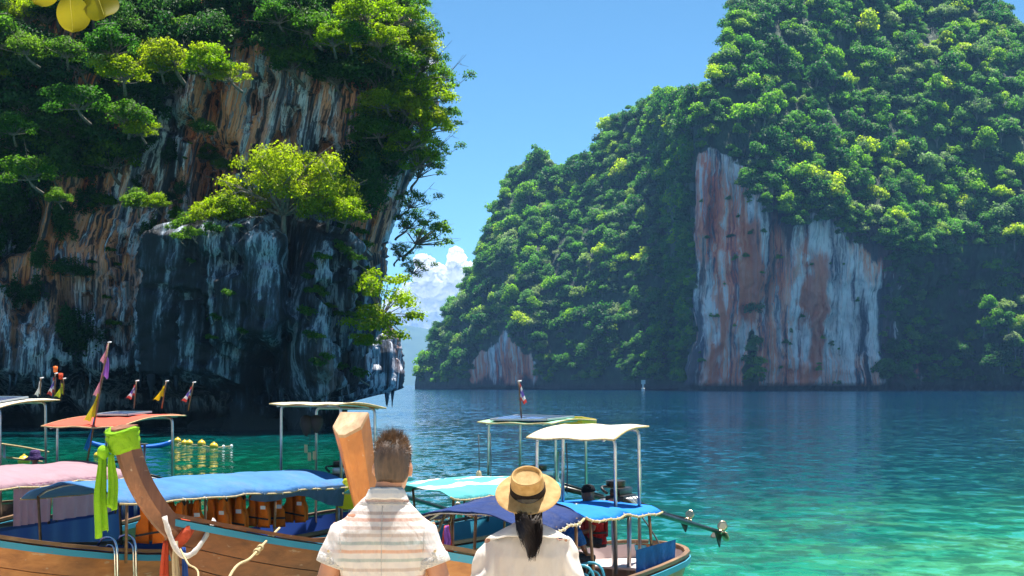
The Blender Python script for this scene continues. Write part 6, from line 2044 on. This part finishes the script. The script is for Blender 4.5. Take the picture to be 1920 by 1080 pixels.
# turned cuffs with a buttoned tab
for sd in (-1, 1):
    c = mv(sd * 0.212, -0.026, 1.217); dn = (mv(sd * 0.214, -0.026, 1.212) - mv(sd * 0.182, -0.018, 1.295)).normalized()
    u = Vector((1, 0, 0)); u = (u - dn * u.dot(dn)).normalized(); v = dn.cross(u)
    rings = []
    for k, r in ((-0.030, 0.0800), (-0.026, 0.0835), (0.010, 0.085), (0.014, 0.083), (0.012, 0.074)):
        rings.append([c + dn * k + (u * math.cos(a) + v * math.sin(a)) * r * (1 + 0.012 * math.sin(5 * a)) for a in np.linspace(0, 2 * math.pi, 31)[:-1]])
    MB().rings(rings, False, False).build('cuff', M_linen, shirt, True)
    tb = c + Vector((sd * 0.020, -0.084, 0.035))
    MB().rbox(tb, (0.018, 0.005, 0.060), 0.002, Matrix.Rotation(sd * -0.3, 3, 'Y')).build('sleeve_tab', M_linen, shirt, auto=40)
    MB().lathe([(0.001, 0), (0.006, 0), (0.006, 0.003), (0.001, 0.003)], 12, tb + Vector((0, -0.006, 0.03)), 'Y').build('button', M_scarf_cream, shirt, auto=40)
M_shorts = mat('khaki_shorts', cloth_nodes((0.30, 0.26, 0.19), 0.8, 0.05, 20.0))
mb = MB()
mb.rings([ell_ring(0, 0, z * kt, w, d, 26, 2.4) for z, w, d in ((0.76, .178, .125), (0.86, .176, .122), (0.98, .165, .112))])
for sd in (-1, 1):
    mb.tube([mv(sd * 0.088, 0, 0.88), mv(sd * 0.1, 0, 0.70), mv(sd * 0.105, 0.005, 0.50)], [0.10, 0.102, 0.095], 18)
remesh('shorts', mb, 0.012, M_shorts, man, 4)
# hair: clipped sides, longer tousled top
rng = np.random.default_rng(8)
mb = MB()
prof = [(0.050, .0600, .034, -.050), (0.070, .0715, .066, -.028), (0.10, .0770, .090, -.010), (0.14, .0800, .100, -.006), (0.18, .0780, .0985, -.005), (0.212, .0670, .0850, -.004), (0.236, .0450, .0580, -.003), (0.248, .018, .024, -.002)]
mb.rings([[chin + Rh @ p for p in ell_ring(0, cy_ - 0.003, z, w, d, 30, 2.1)] for z, w, d, cy_ in prof])
cap = mb.build('hair', M_scalp, man, True)
top = chin + Rh @ Vector((0, 0, 0.14))
d = rand_dirs(rng, 9000, -0.45)
keep = (d[:, 1] < 0.55) | (d[:, 2] > 0.3)
d = d[keep]
R3 = np.array(Rh)
roots = np.array(top) + (d * np.array([0.078, 0.097, 0.106])) @ R3.T
topw = np.clip((d[:, 2] - 0.25) / 0.5, 0, 1)[:, None]
swirl = np.stack([-d[:, 1], d[:, 0], 0 * d[:, 0]], 1)
dirs = d * 0.35 + np.array([0, -0.25, -0.75]) * (1 - topw) + (np.array([0, 0.1, 0.75]) + 0.45 * swirl) * topw + rng.normal(0, 0.28, d.shape)
clump = fbm(roots[:, 0] * 70, roots[:, 1] * 70, roots[:, 2] * 70, 2, 5)[:, None]
dirs += clump * rng.normal(0, 0.2, (1, 3)) + np.stack([vnoise(roots[:, 0] * 60, roots[:, 1] * 60, roots[:, 2] * 60, 7 + k) for k in range(3)], 1) * 0.7 * topw
dirs /= np.linalg.norm(dirs, axis=1)[:, None]
ln = 0.010 + 0.034 * topw
o = hair_strands('hair_strands', roots, dirs, ln, 0.0012, M_hair_m, cap, rng)
MB().lathe([(0.002, 0), (0.008, 0), (0.008, 0.004), (0.002, 0.004)], 12, chin + Rh @ Vector((0.082, 0.0, 0.078)), 'X').build('earring', M_patch, man, auto=40)

# ---- the woman in the white blouse and straw hat
WY = 6.6
wx = (990 - 960) / FPX * WY
wz = beach_z(wx, WY)
woman = empty('person', (wx, WY, wz), 0, 'woman seen from behind in white blouse, banded straw hat and long black hair', 'person')
hatc = W(990, 924, WY)                              # centre of the brim
SW = hatc.z - wz                                    # brim height
def wv(x, y, z): return Vector((x, y, z * 1.048 * SW / 1.55))
Rw = Matrix.Rotation(0.30, 3, 'X')                   # chin up, looking at the cliffs
chin_w = Vector((0, 0.055, 1.415 * SW / 1.55))
mb = MB()
add_head(mb, chin_w, 0.93, Rw)
mb.tube([wv(0, -0.01, 1.30), wv(0, 0.0, 1.38), wv(0, 0.01, 1.47)], [0.058, 0.050, 0.047], 16)
mb.rings([ell_ring(0, 0, wv(0, 0, z).z, w, d, 24, 2.3) for z, w, d in ((0.78, .165, .12), (0.86, .17, .12), (1.0, .125, .09), (1.14, .14, .10), (1.24, .155, .095), (1.30, .13, .075), (1.335, .07, .055))])
for sd in (-1, 1):
    sh = wv(sd * 0.15, 0, 1.275); el = wv(sd * 0.22, -0.02, 1.02); wr = wv(sd * 0.24, 0.07, 0.80)
    mb.tube([sh, sh.lerp(el, 0.4), el, el.lerp(wr, 0.3), wr], [0.050, 0.043, 0.036, 0.036, 0.024], 14)
    add_hand(mb, wr, Vector((0.05 * sd, 0.25, -1)), Vector((-sd, 0.15, 0)), 0.9, 1, 0.45)
    hip = wv(sd * 0.085, 0, 0.82); kn = wv(sd * 0.09, 0.01, 0.45); an = wv(sd * 0.09, -0.01, 0.075)
    mb.tube([hip, hip.lerp(kn, 0.4), kn, kn.lerp(an, 0.35), an], [0.09, 0.078, 0.052, 0.050, 0.032], 16)
    mb.rings([[wv(sd * 0.09, 0, 0) + Vector((p.x, p.y, z)) for p in ell_ring(0, cy_, 0, w, d, 16)] for z, w, d, cy_ in ((0.004, .034, .10, .05), (0.028, .036, .102, .05), (0.055, .032, .07, .025), (0.08, .029, .042, .0))])
remesh('body', mb, 0.008, M_skin_w, woman, 5)
def blouse_nodes(t, b):
    n = t.noise(t.pos((18, 18, 6)), 1.0, 4, 0.6, 0.4)
    c = t.ramp(n, [(0.3, (0.82, 0.79, 0.74)), (0.7, (0.92, 0.90, 0.86))])
    t.link(c, b.inputs['Base Color'])
    b.inputs['Roughness'].default_value = 0.7
    b.inputs['Specular IOR Level'].default_value = 0.15
    t.link(t.bump(n, 0.5, 0.02), b.inputs['Normal'])
    tr = t.new('ShaderNodeBsdfTranslucent'); t.link(c, tr.inputs['Color'])
    ms = t.new('ShaderNodeMixShader'); ms.inputs[0].default_value = 0.48
    t.link(b.outputs[0], ms.inputs[1]); t.link(tr.outputs[0], ms.inputs[2])
    t.link(ms.outputs[0], t.n['Material Output'].inputs['Surface'])
M_blouse = mat('sheer_white_blouse', blouse_nodes)
mb = MB()
Z_ = lambda z: wv(0, 0, z).z
mb.rings([ell_ring(0, cy_, Z_(z), w, d, 40, p) for z, w, d, cy_, p in ((0.72, .215, .165, -.01, 2.3), (0.86, .205, .155, -.01, 2.3), (1.0, .190, .140, -.01, 2.3), (1.12, .178, .128, -.01, 2.4), (1.21, .172, .118, -.012, 2.5), (1.265, .158, .100, -.010, 2.3), (1.295, .128, .084, -.006, 2.1), (1.322, .085, .068, -.002, 2.0), (1.345, .066, .060, 0.004, 2.0))])
for sd in (-1, 1):
    a = wv(sd * 0.125, -0.004, 1.262); b_ = wv(sd * 0.182, -0.014, 1.12); c = wv(sd * 0.222, -0.02, 0.95); e_ = wv(sd * 0.238, 0.02, 0.84)
    mb.tube([a, a.lerp(b_, 0.5) + Vector((sd * 0.012, 0, 0.008)), b_, c, e_], [0.062, 0.070, 0.082, 0.100, 0.06], 22)
def blouse_disp(co, nr):
    x, y, z = co.T
    gath = 0.009 * np.sin(x * 62 + 3.0 * vnoise(x * 5, y * 5, z * 3, 3)) * sstep(Z_(1.24), Z_(1.05), z)
    slee = 0.012 * np.sin((z + np.abs(x) * 1.2) * 40 + 2 * vnoise(x * 8, y * 8, z * 8, 6)) * sstep(0.15, 0.2, np.abs(x))
    return gath + slee + 0.012 * fbm(x * 8, y * 8, z * 5, 3, 18) + 0.003 * ridged(x * 18, y * 18, z * 8, 2, 14)
blouse = remesh('blouse', mb, 0.0075, M_blouse, woman, 4, blouse_disp)
def wcollar(u, v):
    """wide collar lying over the back and shoulders"""
    a = math.pi * (1.02 + 0.96 * u)
    r = 0.062 + (0.085 + 0.025 * abs(math.cos(a))) * v
    x, y = r * 1.12 * math.cos(a), r * 0.82 * math.sin(a) - 0.002
    z = Z_(1.362) - 0.012 - (0.050 + 0.012 * abs(math.cos(a)) ** 2) * v ** 1.1 - 0.012 * math.cos(a) ** 2
    return Vector((x, y - 0.012 * v, z + 0.003 * math.sin(u * 25) * v))
MB().sheet(wcollar, 44, 8, 0.004).build('collar', M_blouse, blouse, True)
M_skirt = mat('pale_linen_skirt', cloth_nodes((0.66, 0.60, 0.50), 0.8, 0.2, 12.0))
mb = MB()
mb.rings([ell_ring(0, 0, Z_(z), w, d, 32, 2.2) for z, w, d in ((0.40, .26, .22), (0.60, .23, .19), (0.78, .19, .15), (0.92, .15, .11))])
remesh('skirt', mb, 0.014, M_skirt, woman, 3, lambda co, nr: 0.014 * np.sin(np.arctan2(co[:, 1], co[:, 0]) * 11 + 3 * vnoise(co[:, 0] * 3, co[:, 1] * 3, co[:, 2] * 2, 2)) * sstep(Z_(0.85), Z_(0.5), co[:, 2]))
# long hair gathered low under the hat
hc = chin_w + Rw @ Vector((0, 0, 0.12))
mb = MB()
mb.rings([[chin_w + Rw @ (p * 0.93) for p in ell_ring(0, cy_, z, w, d, 26, 2.1)] for z, w, d, cy_ in ((0.03, .055, .050, -.045), (0.06, .075, .085, -.018), (0.10, .083, .100, -.008), (0.15, .083, .104, -.006), (0.19, .076, .095, -.005), (0.225, .055, .065, -.004), (0.244, .02, .025, -.002))])
hb = mb.build('hair', M_hair_w, woman, True)
n = 2600
u = rng.uniform(-1, 1, n)
dpt = rng.uniform(0, 1, n)
r0 = np.stack([hc.x + 0.060 * u, np.full(n, hc.y) - 0.066 - 0.022 * dpt * (1 - u ** 2), hc.z - 0.075 + 0.035 * rng.random(n)], 1)
lock0 = vnoise(u * 9, dpt * 4, 0, 3)
zend = Z_(1.27) - 0.055 + 0.12 * rng.random(n) ** 2 + 0.04 * lock0 + 0.05 * np.abs(u - 0.25)
V = []
segs = 9
ph = rng.uniform(0, 6.28, n); lock = vnoise(u * 7, dpt * 3, 0, 3)
for k in range(segs + 1):
    t_ = k / segs
    x = r0[:, 0] * (1 - t_) + (0.012 + 0.046 * u * (1.15 - 0.70 * t_ ** 2)) * t_ + 0.006 * np.sin(7 * t_ + ph) * t_ + 0.020 * lock * t_
    y = r0[:, 1] * (1 - t_) + (-0.155 - 0.02 * dpt) * t_ - 0.025 * np.sin(math.pi * t_)
    z = r0[:, 2] * (1 - t_) + zend * t_
    w = 0.0016 * (1 - 0.8 * t_ ** 3)
    V += [np.stack([x - w, y, z], 1), np.stack([x + w, y - 0.0008, z], 1)]
V = np.stack(V, 1)
F = np.concatenate([np.stack([np.arange(n) * 2 * (segs + 1) + 2 * k + j for j in (0, 1, 3, 2)], 1) for k in range(segs)])
me = mesh_np('hair_length', V.reshape(-1, 3), F)
at = me.attributes.new('lv', 'FLOAT', 'POINT'); at.data.foreach_set('value', np.repeat(rng.random(n).astype(np.float32), 2 * (segs + 1)))
obj('hair_length', me, M_hair_w, hb)
# straw boater tipped back
def straw_nodes(t, b):
    co = t.new('ShaderNodeTexCoord').outputs['Object']
    x, y, z = t.sep(co)
    r = t.math('SQRT', t.math('ADD', t.math('MULTIPLY', x, x), t.math('MULTIPLY', y, y)))
    ring = t.math('SINE', t.math('MULTIPLY', t.math('ADD', r, z), 1500.0))
    ang = t.math('ARCTAN2', y, x)
    rad = t.math('SINE', t.math('MULTIPLY', ang, 190.0))
    pat = t.math('ADD', t.math('MULTIPLY', ring, 0.5), t.math('MULTIPLY', rad, 0.5))
    n = t.noise(t.pos((25, 25, 25)), 1.0, 4)
    c = t.ramp(t.math('ADD', t.math('MULTIPLY', pat, 0.2), n), [(0.3, (0.44, 0.26, 0.085)), (0.7, (0.70, 0.48, 0.21))])
    t.link(c, b.inputs['Base Color'])
    b.inputs['Roughness'].default_value = 0.75
    t.link(t.bump(pat, 0.4, 0.002), b.inputs['Normal'])
    tr = t.new('ShaderNodeBsdfTranslucent'); t.link(c, tr.inputs['Color'])
    ms = t.new('ShaderNodeMixShader'); ms.inputs[0].default_value = 0.4
    t.link(b.outputs[0], ms.inputs[1]); t.link(tr.outputs[0], ms.inputs[2])
    t.link(ms.outputs[0], t.n['Material Output'].inputs['Surface'])
M_straw = mat('woven_straw', straw_nodes)
M_band = mat('dark_ribbon', cloth_nodes((0.022, 0.014, 0.012), 0.7, 0.0, 40.0))
hat = bpy.data.objects.new('straw_hat', None)
link(hat, woman)
hat.location = (hatc.x - wx, hatc.y - WY, hatc.z - wz)
hat.rotation_euler = (math.radians(36), math.radians(-4), 0)
MB().lathe([(0.080, 0.004), (0.11, 0.001), (0.135, -0.003), (0.150, -0.004), (0.1525, -0.001), (0.150, 0.002), (0.135, 0.004), (0.11, 0.008), (0.080, 0.012)], 64, capped=False).build('brim', M_straw, hat, True)
MB().lathe([(0.0815, 0.003), (0.0800, 0.030), (0.0765, 0.070), (0.0735, 0.098), (0.0715, 0.104), (0.067, 0.105), (0.062, 0.100), (0.059, 0.092), (0.050, 0.089), (0.03, 0.088), (0.004, 0.088)], 56, capped=True).build('crown', M_straw, hat, True)
MB().lathe([(0.0805, 0.010), (0.0835, 0.011), (0.0818, 0.046), (0.0790, 0.047)], 56, capped=False).build('ribbon_band', M_band, hat, True)

# ---- boatmen, seated
def seated(label, loc, rz, shirt_m, skin_m, leg_m, vest=None, hat_kind=None, hat_m=None, s=1.0, lean=0.15):
    o = empty('person', loc, rz, label, 'person')
    o.scale = (s, s, s)
    mb = MB()
    tw = Vector((0, lean * 0.5, 0.5))
    ch = Vector((0, lean * 0.62 + 0.03, 0.585))
    add_head(mb, ch, 1.0, Matrix.Rotation(-0.12, 3, 'X'))
    mb.tube([tw * 0.9, ch + Vector((0, -0.02, 0.06))], [0.06, 0.054], 12)
    mb.rings([[Vector((0, lean * z, 0)) + p for p in ell_ring(0, 0, z, w, d, 18)] for z, w, d in ((-0.04, .15, .12), (0.1, .15, .11), (0.28, .165, .11), (0.42, .18, .105), (0.50, .13, .08), (0.53, .06, .05))])
    for sd in (-1, 1):
        sh = Vector((sd * 0.18, lean * 0.45, 0.45)); el = Vector((sd * 0.23, lean * 0.45 + 0.08, 0.20)); wr = Vector((sd * 0.13, 0.34, 0.12))
        mb.tube([sh, el, wr], [0.052, 0.042, 0.029], 10)
        add_hand(mb, wr, Vector((-0.2 * sd, 1, -0.2)), Vector((0, -0.2, -1)), 1.0, 1, 0.35)
        kn = Vector((sd * 0.12, 0.44, 0.04)); an = Vector((sd * 0.12, 0.40, -0.40))
        mb.tube([Vector((sd * 0.09, 0, 0.0)), kn, an], [0.085, 0.062, 0.038], 12)
        mb.tube([an + Vector((0, -0.04, -0.03)), an + Vector((0, 0.14, -0.05))], [0.04, 0.028], 8)
    remesh('body', mb, 0.014, skin_m, o, 3)
    mb = MB()
    mb.rings([[Vector((0, lean * z, 0)) + p for p in ell_ring(0, 0, z, w, d, 20)] for z, w, d in ((-0.03, .17, .135), (0.1, .168, .13), (0.28, .182, .128), (0.42, .195, .12), (0.50, .14, .09), (0.535, .075, .065))])
    for sd in (-1, 1):
        mb.tube([Vector((sd * 0.16, lean * 0.45, 0.45)), Vector((sd * 0.225, lean * 0.45 + 0.06, 0.25))], [0.072, 0.066], 14)
    remesh('shirt', mb, 0.014, shirt_m, o, 3, lambda co, nr: 0.010 * fbm(co[:, 0] * 9, co[:, 1] * 9, co[:, 2] * 9, 3, 3))
    mb = MB()
    mb.rings([ell_ring(0, 0, z, w, d, 18) for z, w, d in ((-0.08, .16, .13), (0.05, .168, .13))])
    for sd in (-1, 1):
        mb.tube([Vector((sd * 0.09, 0, 0)), Vector((sd * 0.12, 0.44, 0.04)), Vector((sd * 0.12, 0.41, -0.32))], [0.10, 0.078, 0.06], 12)
    remesh('trousers', mb, 0.014, leg_m, o, 3)
    if vest is not None:
        for sd in (-1, 1):
            MB().rbox((sd * 0.10, lean * 0.28 + 0.135, 0.25), (0.15, 0.05, 0.38), 0.02).build('vest_panel', vest, o, auto=50)
        MB().rbox((0, lean * 0.28 - 0.135, 0.26), (0.30, 0.05, 0.38), 0.02).build('vest_back', vest, o, auto=50)
        for z in (0.14, 0.30):
            MB().rings([[Vector((0, lean * z, 0)) + p for p in ell_ring(0, 0, z + dz, .20, .165, 24)] for dz in (-0.015, 0.015)], False, False).build('vest_belt', M_black, o, True)
    if hat_kind == 'cap':
        R = Matrix.Rotation(-0.12, 3, 'X')
        mb = MB()
        mb.rings([[ch + R @ p for p in ell_ring(0, -0.004, z, w, d, 22)] for z, w, d in ((0.135, .082, .104), (0.17, .082, .104), (0.205, .074, .092), (0.232, .052, .062), (0.246, .02, .024))])
        mb.sheet(lambda u, v: ch + R @ Vector(((u - 0.5) * 0.13, -0.09 - 0.065 * v * (1 - (2 * u - 1) ** 2 * 0.5), 0.15 - 0.02 * v)), 8, 4, 0.006)
        mb.build('cap', hat_m, o, True)
    elif hat_kind == 'sun':
        h = MB().lathe([(0.092, 0.0), (0.19, -0.055), (0.195, -0.052), (0.098, 0.012), (0.095, 0.06), (0.085, 0.10), (0.05, 0.118), (0.004, 0.12)], 26, ch + Vector((0, -0.005, 0.135)), capped=False)
        h.build('sun_hat', hat_m, o, True)
    else:
        MB().rings([[ch + Matrix.Rotation(-0.12, 3, 'X') @ p for p in ell_ring(0, -0.006, z, w, d, 22)] for z, w, d in ((0.06, .07, .06), (0.10, .081, .092), (0.15, .082, .103), (0.20, .075, .094), (0.235, .045, .055), (0.246, .015, .02))]).build('hair', M_hair_w, o, True)
    return o
M_red_shirt = mat('red_shirt', cloth_nodes((0.45, 0.02, 0.02), 0.7, 0.05, 14.0))
M_blue_shirt = mat('blue_shirt', cloth_nodes((0.015, 0.10, 0.34), 0.7, 0.05, 14.0))
M_navy_shirt = mat('navy_shirt', cloth_nodes((0.012, 0.025, 0.12), 0.7, 0.05, 14.0))
M_grey_trousers = mat('charcoal_trousers', cloth_nodes((0.035, 0.037, 0.045), 0.7, 0.0, 14.0))
M_vest = mat('dark_red_vest', cloth_nodes((0.30, 0.02, 0.025), 0.6, 0.0, 14.0))
M_cap = mat('black_cap', cloth_nodes((0.008, 0.008, 0.011), 0.7, 0.0, 30.0))
M_purple_hat = mat('purple_sun_hat', cloth_nodes((0.06, 0.03, 0.13), 0.7, 0.05, 20.0))
p = W(1120, 1000, 20.6)
seated('seated boatman in red vest and backward black cap at the helm', (p.x, p.y, 1.03), math.radians(105), M_red_shirt, M_skin_d, M_grey_trousers, M_vest, 'cap', M_cap)
p = W(1052, 1000, 19.0)
seated('dark-haired person in blue shirt bent forward beside the boatman', (p.x, p.y, 0.92), math.radians(-60), M_blue_shirt, M_skin_d, M_grey_trousers, None, None, None, 0.95, 0.35)
p = W(66, 900, 25.6)
seated('person in purple sun hat and navy shirt behind the pink canopy', (p.x, p.y, 1.28), math.radians(20), M_navy_shirt, M_skin_d, M_grey_trousers, None, 'sun', M_purple_hat)
